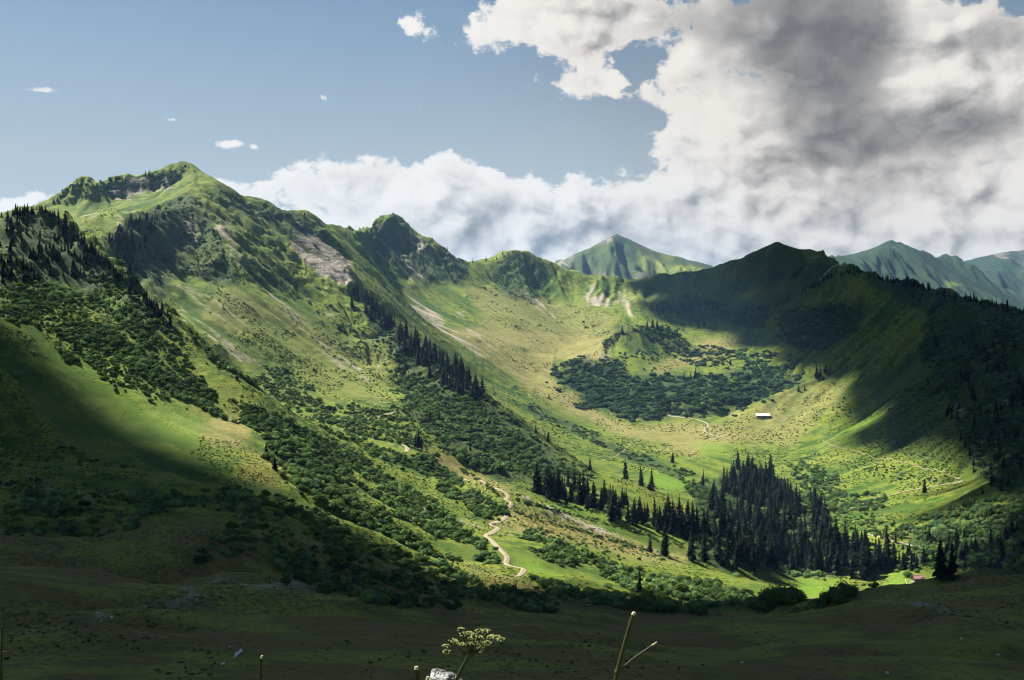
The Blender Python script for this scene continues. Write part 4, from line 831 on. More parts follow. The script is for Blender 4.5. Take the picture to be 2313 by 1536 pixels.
shr([(430,760),(560,820),(700,862),(800,905),(900,930),(960,985),(1010,1025),(960,1030),(1050,1095),(1130,1145),(1110,1180),(1010,1120),(900,1060),(760,980),(620,900),(500,840)], 17, 2.0, 4.4, A, 27, .47, 'on the slope above the gravel road', 1.0)
shr([(540,930),(640,940),(760,1000),(880,1070),(980,1140),(1090,1225),(1100,1268),(950,1240),(800,1170),(650,1090),(560,1010)], 15, 2.0, 4.4, A, 28, .43, 'on the slope left of the gravel road', 1.0)
shr([(480,560),(640,600),(800,740),(900,850),(860,900),(700,840),(560,760),(450,680)], 9, 1.0, 2.2, A, 60, .55, 'on the long bright slope', 1.6)
shr([(0,640),(200,720),(420,860),(480,930),(300,900),(120,800),(0,740)], 14, 1.0, 2.8, A, 61, .47, 'on the sunlit left slope', 1.4)
shr([(0,600),(150,640),(300,720),(440,830),(520,900),(440,900),(280,820),(100,740),(0,720)], 9, 1.4, 3.6, A, 66, .47, 'on the sunlit left slope', 1.2)
shr([(1000,620),(1250,660),(1380,760),(1250,800),(1100,740)], 4, 2, 4, P_, 62, .56, 'on the saddle of the bowl', 1.4)
shr([(1080,780),(1250,840),(1420,960),(1560,1060),(1400,1020),(1200,900)], 4, .9, 2.0, A, 63, .57, 'on the valley meadow', 1.2)
shr([(1120,1180),(1300,1200),(1500,1250),(1540,1280),(1350,1260),(1180,1220)], 5, 1.2, 2.6, A, 64, .5, 'on the terraces', .6)
shr([(0,980),(300,1040),(520,1100),(700,1220),(400,1270),(0,1240)], 2.2, 1.6, 3.2, A, 55, .50, 'in the shaded foreground')
shr([(420,1290),(560,1270),(700,1310),(820,1345),(1000,1368),(1200,1392),(1290,1398),(1100,1345),(900,1300),(650,1245)], 5, 1.6, 3.4, A, 67, .36, 'in the dip behind the near meadow')
def shr_line(pts, n, w0, w1, kind, seed, place, jit=2.5):
    r = np.random.default_rng(seed); q = np.array(pts, float); d = np.concatenate([[0], np.cumsum(np.hypot(*np.diff(q, axis=0).T))]); t = r.uniform(0, d[-1], n)
    g = ground(np.interp(t, d, q[:, 0]) + r.normal(0, 1, n), np.interp(t, d, q[:, 1]) + r.normal(0, jit, n))
    for gg in g[~np.isnan(g[:, 0])]: SHR.append((gg, r.uniform(w0, w1), kind, place))
shr_line([(1165,1130),(1230,1145),(1310,1168),(1400,1190),(1480,1215),(1545,1235)], 150, 1.3, 2.4, A, 70, 'along the upper terrace edge')
shr_line([(1260,1140),(1330,1155),(1420,1168),(1490,1185)], 70, 1.2, 2.2, A, 71, 'along the far terrace edge')
shr_line([(1160,1155),(1220,1178),(1300,1195),(1380,1220),(1460,1245)], 110, 1.2, 2.2, A, 72, 'along the lower terrace edge')
shr_line([(1040,1060),(1090,1090),(1125,1118)], 40, 1.5, 2.6, A, 73, 'along the road bank', 2)
pos = np.array([s[0] for s in SHR]); wd = np.array([s[1] for s in SHR]); order = np.argsort(-(wd / pos[:, 1]))
ind = set(order[:297].tolist()); WS = where(pos, [s[3] for s in SHR])
for i in order[:297]:
    p, w, kind, place = SHR[i]
    if kind == A: plant('alder_shrub', ('big' if w > 4.2 else 'mid-sized' if w > 3.2 else 'small') + ' green alder shrub ' + place + ', ' + WS[i], 'shrub', 'alder shrubs ' + place, tuple(p), (w, w, w * rr.uniform(.8, 1.1)), rr.random() * 6.28, [('stem', stems[rr.randrange(3)]), ('foliage', alder_fol[rr.randrange(5)])])
    else: plant('dwarf_pine_shrub', ('broad' if w > 4.2 else 'small') + ' low dark dwarf pine ' + place + ', ' + WS[i], 'shrub', 'dwarf pines ' + place, tuple(p), (w, w, w * rr.uniform(.7, 1.0)), rr.random() * 6.28, [('stem', stems[rr.randrange(3)]), ('foliage', pine_fol[rr.randrange(4)])])
for kind, nm, lab, ms in ((A, 'alder_thicket', 'dense thickets of green alder covering the mid slopes and gullies', alder_fol), (P_, 'dwarf_pine_thicket', 'dark dwarf pine thickets on the knolls, peaks and shaded slopes', pine_fol)):
    sel = [i for i in range(len(SHR)) if i not in ind and SHR[i][2] == kind]; r = np.random.default_rng(9); w = wd[sel]
    instancer(nm, lab, 'shrubs', pos[sel], ms, np.stack([w, w, w * r.uniform(.7, 1.1, len(w))], -1), 12, .06)
print('spruces', len(SPR), 'shrubs', len(SHR))
# ------------------------------------------------------------------ tussocks and dwarf shrubs all over the open ground
r = np.random.default_rng(77); n = 130000
px = r.uniform(-20, 2333, n); py = 470 + 1066 * r.beta(1.2, 1.5, n)
g = ground(px, py); k = ~np.isnan(g[:, 0]); g = g[k]; px = px[k]; py = py[k]
cl = fbm(g[:, 0], g[:, 1], 45, 3, 61) + .07 * lsamp(s2, g[:, 0], g[:, 1]) + .05 * lsamp(s1, g[:, 0], g[:, 1])
mm = masks(g)
k = (cl > .50) & (mm['rock'] + mm['scree'] < .3) & (mm['lush'] < .58) & (bil(SLOPE, g[:, 0], g[:, 1]) > .04)
k &= (g[:, 1] > 380) | (r.random(len(g)) < .12); g = g[k]; w = r.uniform(.5, 1.4, len(g)) * np.clip(g[:, 1] / 700, .55, 1.5)
instancer('tussocks', 'grass tussocks and heather clumps dotted over the open slopes', 'tussocks', g, tuss + pine_fol[:1], np.stack([w, w, w * .8], -1), 21, .1)
# ------------------------------------------------------------------ tracks and the brook
def track_mat(name, col, grass):
    m, T = new_mat(name); out = T.node('ShaderNodeOutputMaterial'); b = T.node('ShaderNodeBsdfPrincipled'); co = T.node('ShaderNodeTexCoord').outputs['Object']
    v = T.node('ShaderNodeAttribute', attribute_name='cross').outputs['Fac']; n = T.noise(co, .8, 5, .65); n2 = T.noise(co, .25, 3, .6)
    c = T.mix(T.smooth(n, .3, .7), tuple(q * .72 for q in col), tuple(q * 1.2 for q in col))
    e = T.m('ADD', T.smooth(T.m('ADD', v, T.m('MULTIPLY', T.m('SUBTRACT', n, .5), .9)), .62, .95), T.m('MULTIPLY', T.smooth(T.m('ADD', v, T.m('MULTIPLY', T.m('SUBTRACT', n2, .5), .5)), .26, .08), .55), clamp=True)
    T.put(b.inputs['Base Color'], T.mix(e, c, grass)); b.inputs['Roughness'].default_value = .95; b.inputs['Specular IOR Level'].default_value = .1; T.t.links.new(b.outputs[0], out.inputs[0]); return m
gravel = track_mat('pale_gravel', (.30, .255, .205), (.12, .13, .035))
earth = simple_mat('trodden_earth', (.22, .19, .11), .95, .25, .8, .1, .2)
pebble = simple_mat('stream_gravel', (.25, .23, .20), .8, .35, .7, .3, .2)
def ribbon(name, label, category, pix, width, mat, lift=.3, step=2.0, wob=.15):
    P = ground(*np.array(pix, float).T); P = P[~np.isnan(P[:, 0])][:, :2]
    for _ in range(2):                                       # round the corners
        Q = [P[0]]
        for a, b in zip(P[:-1], P[1:]): Q += [a * .75 + b * .25, a * .25 + b * .75]
        P = np.array(Q + [P[-1]])
    d = np.concatenate([[0], np.cumsum(np.hypot(*np.diff(P, axis=0).T))]); t = np.arange(0, d[-1], step)
    C_ = np.stack([np.interp(t, d, P[:, 0]), np.interp(t, d, P[:, 1])], -1)
    T_ = np.gradient(C_, axis=0); T_ /= np.linalg.norm(T_, axis=1)[:, None] + 1e-9; Nn = np.stack([-T_[:, 1], T_[:, 0]], -1)
    w = width * (1 + wob * (fbm(t, t * 0, 9, 3, 3) - .5) * 2); V = []
    for s in np.linspace(-.5, .5, 5):
        q = C_ + Nn * (w * s)[:, None]; V.append(np.stack([q[:, 0], q[:, 1], zat(q[:, 0], q[:, 1]) + lift - (.35 if abs(s) > .45 else 0)], -1))
    V = np.stack(V, 1); o = mesh_obj(name, V.reshape(-1, 3), grid_faces(len(t), 5), mat, smooth=True)
    set_attr(o, 'cross', np.tile(np.abs(np.linspace(-1, 1, 5)), len(t))); tag(o, label, category, kind='structure'); return o
ribbon('road', 'pale winding gravel road in tight bends down the sunlit slope', 'road', [(1000,1068),(1055,1083),(1107,1100),(1132,1109),(1143,1114),(1148,1120),(1147,1125),(1140,1129),(1148,1133),(1155,1135),(1156,1140),(1150,1146),(1137,1150),(1122,1154),(1127,1160),(1140,1163),(1146,1169),
       (1126,1179),(1106,1184),(1114,1189),(1128,1193),(1118,1201),(1094,1209),(1102,1214),(1114,1223),(1128,1242),(1149,1260),(1141,1272),(1150,1279),(1166,1282),(1185,1287),(1180,1296),(1152,1304)], 3.2, gravel, .4)
ribbon('road', 'short bend of gravel road at the foot of the bright slope', 'road', [(816,949),(838,946),(860,941),(880,935),(898,928),(914,924)], 3.0, gravel, .4)
ribbon('road', 'small piece of gravel road showing between alders', 'road', [(829,956),(836,959),(846,964)], 3.0, gravel, .5)
ribbon('road', 'gravel bend beside a lone dark spruce among alders', 'road', [(908,1004),(916,1008),(922,1013),(918,1024)], 3.4, gravel, .5)
ribbon('path', 'thin footpath crossing the valley meadow', 'path', [(1342,1043),(1373,1036),(1400,1025),(1413,1014),(1428,999),(1457,975)], 1.6, earth, .3)
ribbon('path', 'farm track running right from the white-roofed barn', 'path', [(1746,945),(1793,953),(1836,959),(1874,967)], 1.1, earth, .3)
ribbon('path', 'faint path above the barn', 'path', [(1750,940),(1800,937),(1851,934),(1910,932)], 1.4, earth, .3)
ribbon('path', 'long pale track slanting down the right-hand hillside', 'path', [(1859,993),(1870,1001),(1885,1008),(1937,1020),(2008,1038),(2080,1055),(2137,1068),(2172,1080)], 1.0, earth, .35)
ribbon('road', 'pale road climbing right past a single spruce', 'road', [(2174,1086),(2137,1093),(2109,1099),(2057,1107),(2025,1114),(2000,1122)], 2.0, gravel, .4)
ribbon('road', 'shaded piece of road above the ravine wood', 'road', [(1955,1136),(1930,1144),(1885,1160)], 2.6, gravel, .4)
ribbon('path', 'lower pale track through the shrubs at the edge of the ravine', 'path', [(1960,1207),(1994,1217),(2051,1227),(2123,1243)], 2.2, gravel, .35)
ribbon('brook', 'stony brook winding over the flat valley floor', 'brook', [(1504,937),(1543,943),(1577,947),(1605,960),(1587,970),(1603,981),(1625,986),(1647,990)], 3.4, pebble, .2, 2.0, .5)
ribbon('path', 'line of trodden ground along the foot of the shrub knoll', 'path', [(1504,937),(1560,936),(1620,932),(1660,930)], 1.4, earth, .3)
# water in the near hollow
wm, T = new_mat('still_water'); out = T.node('ShaderNodeOutputMaterial'); b = T.node('ShaderNodeBsdfPrincipled')
b.inputs['Base Color'].default_value = (.02, .045, .07, 1); b.inputs['Roughness'].default_value = .06; b.inputs['IOR'].default_value = 1.33; b.inputs['Specular IOR Level'].default_value = 1.0
T.t.links.new(b.outputs[0], out.inputs[0])
def pool(px, py, rx, ry, seed, label):
    c = ground(px, py)[0]; r = random.Random(seed); n = 22; V = [c + np.array([0, 0, .12])]
    for k in range(n):
        a = 2 * math.pi * k / n; q = r.uniform(.45, 1.15); x = c[0] + math.cos(a) * rx * q; y = c[1] + math.sin(a) * ry * q; V.append(np.array([x, y, c[2] + .12]))
    V = np.array(V); V[:, 2] = max(zat(V[:, 0], V[:, 1]).max() * .35 + c[2] * .65, c[2]) + .08
    o = mesh_obj('water', V, [(0, 1 + k, 1 + (k + 1) % n) for k in range(n)], wm); tag(o, label, 'water', kind='structure')
pool(538, 1476, .62, 2.6, 1, 'small blue pool in the dark foreground hollow')
pool(504, 1500, .4, .7, 2, 'tiny puddle left of the blue pool'); pool(520, 1462, .3, .5, 3, 'tiny puddle above the blue pool')

# ------------------------------------------------------------------ buildings
def box(x0, x1, y0, y1, z0, z1):
    V = [(x, y, z) for z in (z0, z1) for y in (y0, y1) for x in (x0, x1)]
    return V, [(0, 2, 3, 1), (4, 5, 7, 6), (0, 1, 5, 4), (2, 6, 7, 3), (0, 4, 6, 2), (1, 3, 7, 5)]
def part(name, geo, mat, parent, label=None):
    o = mesh_obj(name, geo[0], geo[1], mat, parent)
    if label: o['label'] = label
    return o
def empty(name, loc, rz=0.0, scale=1.0):
    e = bpy.data.objects.new(name, None); scene.collection.objects.link(e); e.location = loc; e.rotation_euler = (0, 0, rz); e.scale = (scale,) * 3; e.empty_display_size = .3; return e
wood = simple_mat('weathered_boards', (.16, .125, .095), .85, .3, 3.0, .2, .3); darkwood = simple_mat('dark_boards', (.055, .042, .034), .85, .3, 3.0, .2, .3)
stone = simple_mat('rubble_stone', (.27, .25, .225), .9, .3, 1.4, .2, .4); whiteroof = simple_mat('pale_sheet_roof', (.80, .78, .76), .55, .06, .5, .4); redroof = simple_mat('faded_red_sheet_roof', (.30, .17, .17), .6, .15, .6, .4)
glass = simple_mat('window_glass', (.03, .035, .04), .1, .1, 1.0, .6); paleboard = simple_mat('pale_boards', (.52, .52, .50), .8, .15, 2.0, .2)
def house(name, loc, rz, L, Wd, wall_h, rise, over, wall_mat, roof_mat, label, category, n_sheet, found):
    e = empty(name, loc, rz); hw = Wd / 2
    part('foundation', box(-L / 2 - .15, L / 2 + .15, -hw - .15, hw + .15, -found, .5), stone, e)
    V = [(-L/2,-hw,.5),(L/2,-hw,.5),(L/2,hw,.5),(-L/2,hw,.5),(-L/2,-hw,wall_h),(L/2,-hw,wall_h),(L/2,hw,wall_h),(-L/2,hw,wall_h),(-L/2,0,wall_h+rise),(L/2,0,wall_h+rise)]
    part('wall', (V, [(0,1,5,4),(2,3,7,6),(1,2,6,9,5),(3,0,4,8,7),(3,2,1,0)]), wall_mat, e)
    sl = rise / hw
    for s, nm in ((-1, 'roof'), (1, 'roof')):
        y1 = s * (hw + over); z1 = wall_h - over * sl; x0, x1 = -L / 2 - over, L / 2 + over; t = .16
        roof = None
        for k in range(n_sheet):
            a = x0 + (x1 - x0) * k / n_sheet + .02; c = x0 + (x1 - x0) * (k + 1) / n_sheet - .02
            V = [(a, 0, wall_h + rise + t), (c, 0, wall_h + rise + t), (c, y1, z1 + t), (a, y1, z1 + t), (a, 0, wall_h + rise + .02), (c, 0, wall_h + rise + .02), (c, y1, z1 + .02), (a, y1, z1 + .02)]
            Fc = [(0,3,2,1),(4,5,6,7),(0,1,5,4),(2,3,7,6),(1,2,6,5),(3,0,4,7)]
            if s > 0: Fc = [f[::-1] for f in Fc]
            part('roof_sheet', (V, Fc), roof_mat, e)
    part('ridge_cap', box(-L / 2 - over, L / 2 + over, -.16, .16, wall_h + rise + .12, wall_h + rise + .24), roof_mat, e)
    dr = part('door', box(L * .12, L * .12 + 1.9, -hw - .06, -hw + .05, .5, 2.5), darkwood, e); part('handle', box(L * .12 + 1.6, L * .12 + 1.7, -hw - .12, -hw - .06, 1.4, 1.55), stone, dr)
    for x in (-L * .36, -L * .14, L * .36):
        wdw = part('window', box(x - .5, x + .5, -hw - .07, -hw + .05, 1.4, 2.2), paleboard, e); part('pane', box(x - .38, x + .38, -hw - .09, -hw - .07, 1.5, 2.1), glass, wdw)
    tag(e, label, category); return e
g = ground(1724, 945)[0]
house('barn', (g[0], g[1] + 3.5, g[2] + .6), math.radians(-4), 16.0, 9.0, 3.0, 2.3, .7, wood, whiteroof, 'long white-roofed alpine barn on the sunlit knoll of the valley floor', 'barn', 8, 3.0)
g = ground(2077, 1317, 430.0)[0]
house('hut', (g[0], g[1] + 2, g[2] + .3), math.radians(8), 5.2, 3.8, 2.1, 1.1, .4, darkwood, redroof, 'small dark hut with a faded red roof behind the near hill', 'hut', 7, 1.6)
gh = g
e = empty('timber_rail', (gh[0] - 7.4, gh[1] - 1.0, gh[2] - .2), math.radians(-30)); tag(e, 'pale slanting timber rail left of the red-roofed hut', 'rail')
part('beam', tube([(-.5, 1.2, 1.9), (.7, -1.2, .5)], [.14, .14], 6), paleboard, e)
for x, y, z in ((-.4, 1.0, 1.75), (.6, -1.0, .6)): part('post', tube([(x, y, -1.2), (x, y, z)], [.09, .08], 6), wood, e)
e = empty('water_trough', (gh[0] - 3.4, gh[1] - 2.2, gh[2] + .1), math.radians(20)); tag(e, 'small pale trough in front of the red-roofed hut', 'trough')
part('basin', merge(box(-.8, .8, -.35, -.28, -.4, .45), box(-.8, .8, .28, .35, -.4, .45), box(-.8, -.73, -.28, .28, -.4, .45), box(.73, .8, -.28, .28, -.4, .45), box(-.73, .73, -.28, .28, -.4, .05)), stone, e)
part('water', box(-.72, .72, -.27, .27, .051, .36), wm, e)
# summit cross
g = np.array([0, 0, 0.]); 
sx = (406 - CX) / F; dd = np.arange(1440, 1560, 2.0); zz = zat(sx * dd, dd); k = np.argmax(zz / dd); g = np.array([sx * dd[k], dd[k], zz[k]])
e = empty('summit_cross', tuple(g)); tag(e, 'thin summit cross on top of the highest peak', 'cross')
part('post', box(-.22, .22, -.16, .16, -1, 5.6), wood, e); part('crossbar', box(-1.5, 1.5, -.14, .14, 3.9, 4.3), wood, e)

# ------------------------------------------------------------------ hikers and cattle
def skin_mesh(name, verts, edges, radii, levels=1):
    me = bpy.data.meshes.new(name); me.from_pydata(verts, edges, []); o = bpy.data.objects.new(name, me); scene.collection.objects.link(o)
    md = o.modifiers.new('skin', 'SKIN'); sub = o.modifiers.new('sub', 'SUBSURF'); sub.levels = levels; sub.render_levels = levels
    for k, rr_ in enumerate(radii):
        v = me.skin_vertices[0].data[k]; v.radius = (rr_, rr_) if not isinstance(rr_, tuple) else rr_; v.use_root = (k == 0)
    dg = bpy.context.evaluated_depsgraph_get(); m2 = bpy.data.meshes.new_from_object(o.evaluated_get(dg)); bpy.data.objects.remove(o); m2.name = name; return m2
hv = [(0,0,.95),(0,0,1.2),(0,0,1.42),(0,0,1.52),(0,-.02,1.64),(.11,0,.88),(.13,-.08,.48),(.13,-.02,.06),(.13,-.14,.03),(-.11,0,.88),(-.13,.14,.50),(-.13,.2,.08),(-.13,.08,.04),(.2,0,1.40),(.28,-.04,1.14),(.26,-.2,.95),(-.2,0,1.40),(-.28,.05,1.14),(-.26,-.08,.93)]
he = [(0,1),(1,2),(2,3),(3,4),(0,5),(5,6),(6,7),(7,8),(0,9),(9,10),(10,11),(11,12),(2,13),(13,14),(14,15),(2,16),(16,17),(17,18)]
hr = [(.16,.12),(.16,.12),(.15,.1),.06,.105,.1,.075,.05,.04,.1,.075,.05,.04,.075,.055,.04,.075,.055,.04]
hm = skin_mesh('hiker_body', hv, he, hr)
jacket = simple_mat('orange_jacket', (.75, .33, .04), .7, .1, 5); trousers = simple_mat('dark_trousers', (.05, .05, .06), .8, .1, 5); skin_ = simple_mat('skin', (.55, .36, .27), .6, .1, 8); hairm = simple_mat('brown_hair', (.06, .04, .03), .7, .2, 20)
for m_ in (jacket, trousers, skin_, hairm): hm.materials.append(m_)
for p in hm.polygons:
    c = p.center; p.material_index = 1 if c.z < .93 else (2 if c.z > 1.5 or (abs(c.x) > .2 and c.z < 1.0) else 0)
    if c.z > 1.66 or (c.z > 1.58 and c.y > 0.02): p.material_index = 3
for k, (px, dx) in enumerate(((1129.3, 0), (1132.5, 0))):
    g = ground(px, 1122.5)[0]; o = bpy.data.objects.new('person', hm); scene.collection.objects.link(o); o.location = (g[0], g[1], zat(g[0], g[1])); o.rotation_euler = (0, 0, .4 + k)
    tag(o, ('left-hand' if k == 0 else 'right-hand') + ' of two tiny walkers in orange beside the gravel road bend', 'person', 'two walkers by the road')
cv = [(-.75,0,1.05),(-.2,0,1.02),(.45,0,1.08),(.85,0,1.25),(1.15,0,1.35),(1.45,0,1.12),(-.7,.22,.95),(-.78,.24,.55),(-.70,.24,.05),(-.7,-.22,.95),(-.72,-.24,.55),(-.66,-.24,.05),(.5,.2,.9),(.52,.2,.5),(.52,.2,.05),(.5,-.2,.9),(.58,-.2,.5),(.6,-.2,.05),(-.98,0,1.2),(-1.08,0,.6),(1.1,.2,1.45),(1.1,-.2,1.45)]
ce = [(0,1),(1,2),(2,3),(3,4),(4,5),(0,6),(6,7),(7,8),(0,9),(9,10),(10,11),(2,12),(12,13),(13,14),(2,15),(15,16),(16,17),(0,18),(18,19),(4,20),(4,21)]
cr = [(.34,.3),(.38,.34),(.36,.32),.22,.17,.1,.16,.09,.06,.16,.09,.06,.14,.08,.06,.14,.08,.06,.06,.03,.05,.05]
cm = skin_mesh('cow_body', cv, ce, cr); cm.materials.append(simple_mat('brown_cow_hide', (.085, .055, .035), .8, .3, 1.5))
for k, (px, py) in enumerate([(1878,836),(1887,836),(1889.6,837.4),(1891,834.4),(1880.6,840),(1889,840.4),(1884.8,838.8),(1893,839),(1876,843),(1853,847.5),(1894.6,836.6)]):
    g = ground(px, py)[0]
    if np.isnan(g[0]): continue
    o = bpy.data.objects.new('cow', cm); scene.collection.objects.link(o); o.location = (g[0], g[1], zat(g[0], g[1]) - .02); o.rotation_euler = (0, 0, k * 1.7)
    tag(o, 'tiny dark cow grazing on the dry meadow above the barn, beside the spruces', 'cow', 'cows grazing above the barn')

# ------------------------------------------------------------------ large broad-leaved trees at the ravine's near edge, stones
MAPLE = leaf_mat('maple_leaves', (.040, .085, .020), (.085, .145, .030), (.050, .105, .040), .22)
big_fol = [geo_mesh('maple_crown', shrub_geo(700 + k, 15, 120, .045, .85, .8), MAPLE) for k in range(3)]
big_tr = geo_mesh('maple_trunk', merge(tube([(0, 0, -.12), (.01, 0, .15), (.02, .01, .45)], [.035, .028, .014], 7), tube([(.005, 0, .12), (.15, .05, .34), (.24, .08, .5)], [.018, .012, .006], 5), tube([(.005, 0, .16), (-.13, -.06, .36), (-.22, -.1, .52)], [.016, .011, .005], 5)), BARK)
for k, (px, py, w, lab) in enumerate([(1742, 1372, 12.5, 'largest rounded sunlit maple at the near edge of the ravine wood'), (1775, 1366, 10.5, 'dark-sided maple right of the largest rounded maple'), (1706, 1374, 8.0, 'small sunlit maple left of the largest rounded maple'),
        (1722, 1378, 6.5, 'low bright maple in front of the largest rounded maple'), (1880, 1362, 7.0, 'dark bush-like maple right of the lit grass patch'), (1905, 1345, 6.5, 'dark maple on the crest below the big spruce'), (2052, 1302, 5.0, 'bright little maple behind the red-roofed hut')]):
    g = ground(px, py)[0]; g = g if not np.isnan(g[0]) else ground(px, py + 10)[0]
    plant('maple_tree', lab, 'tree', 'rounded maples by the ravine', tuple(g), (w, w, w * .85), k * 1.3, [('trunk', big_tr), ('crown', big_fol[k % 3])])
palestone = simple_mat('pale_limestone', (.45, .43, .40), .9, .25, 3.0, .2, .3)
def rock_geo(seed, n=10, m=7, sq=.7):
    r = random.Random(seed); V = []; Fc = []
    dirs = [Vector((r.gauss(0, 1), r.gauss(0, 1), r.gauss(0, 1))).normalized() for _ in range(9)]; cut = [r.uniform(.62, .9) for _ in dirs]
    for i in range(m + 1):
        th = math.pi * i / m
        for j in range(n):
            ph = 2 * math.pi * j / n; d = Vector((math.sin(th) * math.cos(ph), math.sin(th) * math.sin(ph), math.cos(th))); q = 1.0
            for dd_, c in zip(dirs, cut):
                t = d.dot(dd_)
                if t > .05: q = min(q, c / t)
            V.append((d.x * q, d.y * q, d.z * q * sq))
    for i in range(m):
        for j in range(n): Fc.append((i * n + j, i * n + (j + 1) % n, (i + 1) * n + (j + 1) % n, (i + 1) * n + j))
    return V, Fc
for k, (px, py, s, lab) in enumerate([(252, 1396, .5, 'brightest pale stone on the dark slope at lower left'), (220, 1385, .3, 'small pale stone left of the brightest lower-left stone'), (228, 1404, .3, 'small pale stone below the brightest lower-left stone'), (2254, 1479, .4, 'pale stone near the right edge of the foreground'),
        (1675, 1497, .3, 'small pale stone on the foreground slope right of the cut stalk'), (2004, 1521, .45, 'pale stone at the bottom right of the foreground'), (2171, 1443, .35, 'pale stone on the right-hand foreground slope'), (1329, 1358, .7, 'pale block in the dip behind the near meadow')]):
    g = ground(px, py)[0]
    if np.isnan(g[0]): continue
    o = mesh_obj('stone', [tuple(Vector(v) * s) for v in rock_geo(800 + k)[0]], rock_geo(800 + k)[1], palestone); o.location = (g[0], g[1], g[2] + .1 * s); tag(o, lab, 'stone', 'pale stones in the foreground')

# ------------------------------------------------------------------ plants right in front of the viewpoint
stalk_m = simple_mat('dry_green_stalk', (.026, .026, .010), .6, .3, 40, .3); cut_m = simple_mat('cut_pith', (.42, .39, .30), .8, .1, 60, .2); bud_m = simple_mat('greenish_white_florets', (.38, .42, .15), .7, .2, 90, .2); brownstalk = simple_mat('brown_stalk', (.030, .022, .014), .7, .3, 40, .2)
def pt(px, py, d): return Vector(unproj(px, py, d))
def gz(x, y): return float(zat(x, y))
# flowering umbel
D0 = 2.6; base = pt(1012, 1580, D0); base.z = gz(base.x, base.y) - .02
e = empty('umbel_flower', tuple(base)); tag(e, 'pale yellow-green flowering umbel on a thin stem close to the viewpoint', 'flower')
loc = lambda p: tuple(p - base)
hub = pt(1061, 1474, D0)
part('stem', tube([(0, 0, 0), loc(pt(1020, 1560, D0)), loc(pt(1036, 1524, D0)), loc(pt(1054, 1490, D0)), loc(hub)], [.0055, .005, .0045, .004, .0035], 8), stalk_m, e)
ru = random.Random(3); UM = [(1083,1420),(1056,1425),(1041,1430),(1027,1438),(1013,1448),(1014,1459),(1046,1441),(1061,1437),(1073,1433),(1082,1439),(1096,1433),(1106,1438),(1131,1434),(1121,1448),(1110,1451),(1089,1449),(1071,1451),(1056,1453),(1036,1453),(1046,1468),(1057,1460),(1081,1466),(1082,1481),(1093,1459),(1100,1446),(1030,1446),(1066,1444)]
def bud(c, s):
    V = [(c[0] + x * s, c[1] + y * s, c[2] + z * s * .8) for x, y, z in ((1,0,0),(-1,0,0),(0,1,0),(0,-1,0),(0,0,1),(0,0,-1))]
    return V, [(0,2,4),(2,1,4),(1,3,4),(3,0,4),(2,0,5),(1,2,5),(3,1,5),(0,3,5)]
for px, py in UM:
    c = pt(px, py + 4, D0) + Vector((0, ru.uniform(-.055, .055), 0)); h = Vector(loc(hub)); c = Vector(loc(c)); mid = (h + c) / 2 + Vector((0, 0, -.008)); out_ = (c - h).normalized()
    u = part('umbellet', tube([tuple(h), tuple(mid), tuple(c)], [.0016, .0013, .0011], 5), stalk_m, e)
    fl = []; st_ = []
    for _ in range(20):
        t = ru.random() * 6.28; q = math.sqrt(ru.random()); dv = Vector((math.cos(t) * q, math.sin(t) * q, .35 + .5 * (1 - q * q))); p = c + (dv + out_ * .25) * .0125
        fl.append(bud(tuple(p), ru.uniform(.0013, .0023))); st_.append(tube([tuple(c), tuple(p)], [.0005, .0005], 3))
    part('floret', merge(*fl), bud_m, u); part('pedicel', merge(*st_), stalk_m, u)
def cut_stalk(label, path, radii, side=None, mat=stalk_m, d=2.4):
    P = [pt(px, py, d) for px, py in path]; b = P[0].copy(); b.z = gz(b.x, b.y) - .02; e = empty('cut_stalk', tuple(b)); tag(e, label, 'stalk', 'cut stalks close to the viewpoint')
    q = [(0, 0, 0)] + [tuple(p - b) for p in P]; part('stem', tube(q, [radii[0] * 1.1] + list(radii), 9), mat, e)
    tip = Vector(q[-1]); dv = (tip - Vector(q[-2])).normalized(); part('cut_end', tube([tuple(tip - dv * .001), tuple(tip + dv * .006 + Vector((.002, 0, 0)))], [radii[-1] * 1.06, radii[-1] * .8], 9), cut_m, e)
    if side:
        s = [tuple(pt(px, py, d) - b) for px, py in side[0]]; o = part('side_stem', tube(s, side[1], 7), mat, e); t2 = Vector(s[-1]); dv = (t2 - Vector(s[-2])).normalized()
        part('cut_end', tube([tuple(t2 - dv * .002), tuple(t2 + dv * .013)], [side[1][-1] * 1.1, side[1][-1] * .6], 7), cut_m, e)
        nd = Vector(s[0]); part('node', tube([tuple(nd - Vector((0, 0, .008))), tuple(nd), tuple(nd + Vector((.002, 0, .008)))], [radii[0] * 1.0, radii[0] * 1.35, radii[0]], 9), mat, e)
cut_stalk('tall leaning cut stalk with one thin side stem', [(1385, 1560), (1394, 1518), (1412, 1450), (1430, 1388)], [.0056, .0052, .0049, .0046], ([(1394, 1518), (1430, 1488), (1474, 1457)], [.0026, .0025, .0022]))
cut_stalk('thick short cut stalk left of the grey rock', [(949, 1570), (945, 1536), (940, 1511)], [.0058, .0055, .0052], None, brownstalk)
cut_stalk('thin upright brown cut stalk at lower left', [(586, 1570), (588, 1530), (590, 1486)], [.0034, .0031, .0028], None, brownstalk)
cut_stalk('stub of a cut stalk touching the grey rock', [(966, 1560), (965, 1534)], [.004, .004], None, brownstalk)
b = pt(-6, 1560, 2.2); b.z = gz(b.x, b.y); e = empty('grass_blade', tuple(b)); tag(e, 'arched thin grass blade at the left edge close to the viewpoint', 'grass')
part('blade', tube([(0, 0, 0), tuple(pt(-4, 1490, 2.2) - b), tuple(pt(3, 1474, 2.2) - b), tuple(pt(18, 1472, 2.2) - b), tuple(pt(34, 1475, 2.2) - b)], [.003, .0026, .002, .0013, .0004], 5), stalk_m, e)
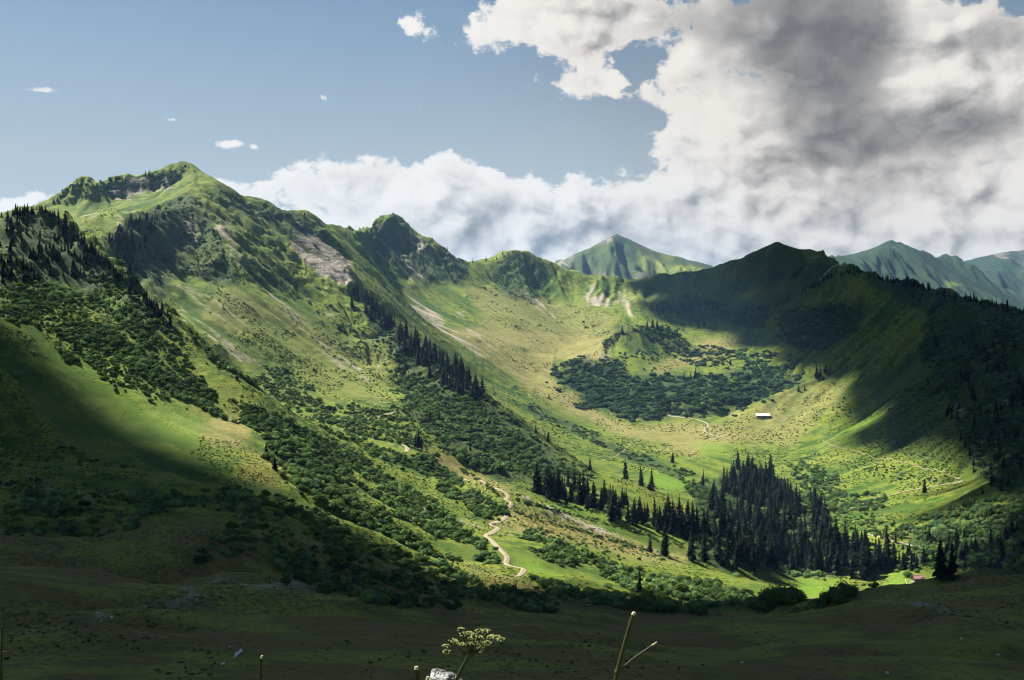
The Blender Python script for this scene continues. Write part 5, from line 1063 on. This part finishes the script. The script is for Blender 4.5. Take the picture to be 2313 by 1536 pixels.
part('stem', tube([(.004, .01, 0), tuple(pt(3, 1500, 2.2) - b), tuple(pt(5, 1416, 2.2) - b)], [.0028, .0024, .0014], 6), brownstalk, e)
# grey rock
rm, T = new_mat('weathered_grey_rock'); out = T.node('ShaderNodeOutputMaterial'); bs = T.node('ShaderNodeBsdfPrincipled'); co = T.node('ShaderNodeTexCoord').outputs['Object']
lay = T.noise(T.v('MULTIPLY', co, (9, 9, 46)), 1.0, 6, .62, .6); T.put(bs.inputs['Base Color'], T.mix(T.smooth(lay, .42, .58), (.05, .05, .06), (.27, .285, .31))); bs.inputs['Roughness'].default_value = .9
bn = T.node('ShaderNodeBump', {'Height': lay}); bn.inputs['Strength'].default_value = .8; bn.inputs['Distance'].default_value = .02; T.put(bs.inputs['Normal'], bn.outputs[0]); T.t.links.new(bs.outputs[0], out.inputs[0])
c = pt(1004, 1543, 4.7); V, Fc = rock_geo(61, 22, 16, .9); V = [(v[0] * .092, v[1] * .10, v[2] * .10) for v in V]
rn_ = random.Random(4); V = [(x + rn_.uniform(-.003, .003), y + rn_.uniform(-.003, .003), ((round(z / .014) * .014) * .8 if z > 0 else z * 3.2) + rn_.uniform(-.003, .003)) for x, y, z in V]
o = mesh_obj('rock', V, Fc, rm); o.location = c; tag(o, 'weathered layered grey rock at the bottom edge below the flowering umbel', 'rock')
# ------------------------------------------------------------------ the air between here and the far peaks
hm_ = bpy.data.materials.new('thin_haze'); hm_.use_nodes = True; T = NT(hm_.node_tree); out = T.node('ShaderNodeOutputMaterial')
pv = T.node('ShaderNodeVolumePrincipled'); pv.inputs['Color'].default_value = (.30, .56, 1.0, 1); pv.inputs['Density'].default_value = 4.4e-5; pv.inputs['Anisotropy'].default_value = .2
T.t.links.new(pv.outputs[0], out.inputs['Volume'])
zs = [float(TZ.min()), float(TZ.max()) + 20.0]
for o in scene.objects:
    if o.name.startswith('mountain'):
        zv = np.empty(len(o.data.vertices) * 3, np.float32); o.data.vertices.foreach_get('co', zv); zs += [float(zv[2::3].min()), float(zv[2::3].max())]
zlo, zhi = min(zs) - 1.0, max(zs) + 15.0
hz = mesh_obj('haze', *box(-9300, 9300, -9300, 9400, zlo, zhi), hm_); tag(hz, 'thin bluish haze filling the valley air', 'haze', kind='stuff')
# ------------------------------------------------------------------ look-alikes in one spot: told apart by their order from the left
ORD = ['leftmost'] + [w + ' from left' for w in 'second third fourth fifth sixth seventh eighth ninth tenth eleventh twelfth thirteenth fourteenth fifteenth sixteenth seventeenth eighteenth nineteenth twentieth twenty-first twenty-second twenty-third twenty-fourth twenty-fifth twenty-sixth twenty-seventh twenty-eighth twenty-ninth thirtieth'.split()]
same = {}
for o in scene.objects:
    if o.parent is None and o.get('label') and o.get('group'): same.setdefault(o['label'], []).append(o)
for lab, lst in same.items():
    if 1 < len(lst) <= len(ORD):
        lst.sort(key=lambda o: o.location.x / max(o.location.y, .1))
        for k, o in enumerate(lst):
            t = lab + ', ' + ORD[k]
            for drop in ('green ', 'dark ', ' half'):
                if len(t.split()) > 16: t = t.replace(drop, '' if drop[-1] == ' ' else '', 1)
            if len(t.split()) <= 16: o['label'] = t
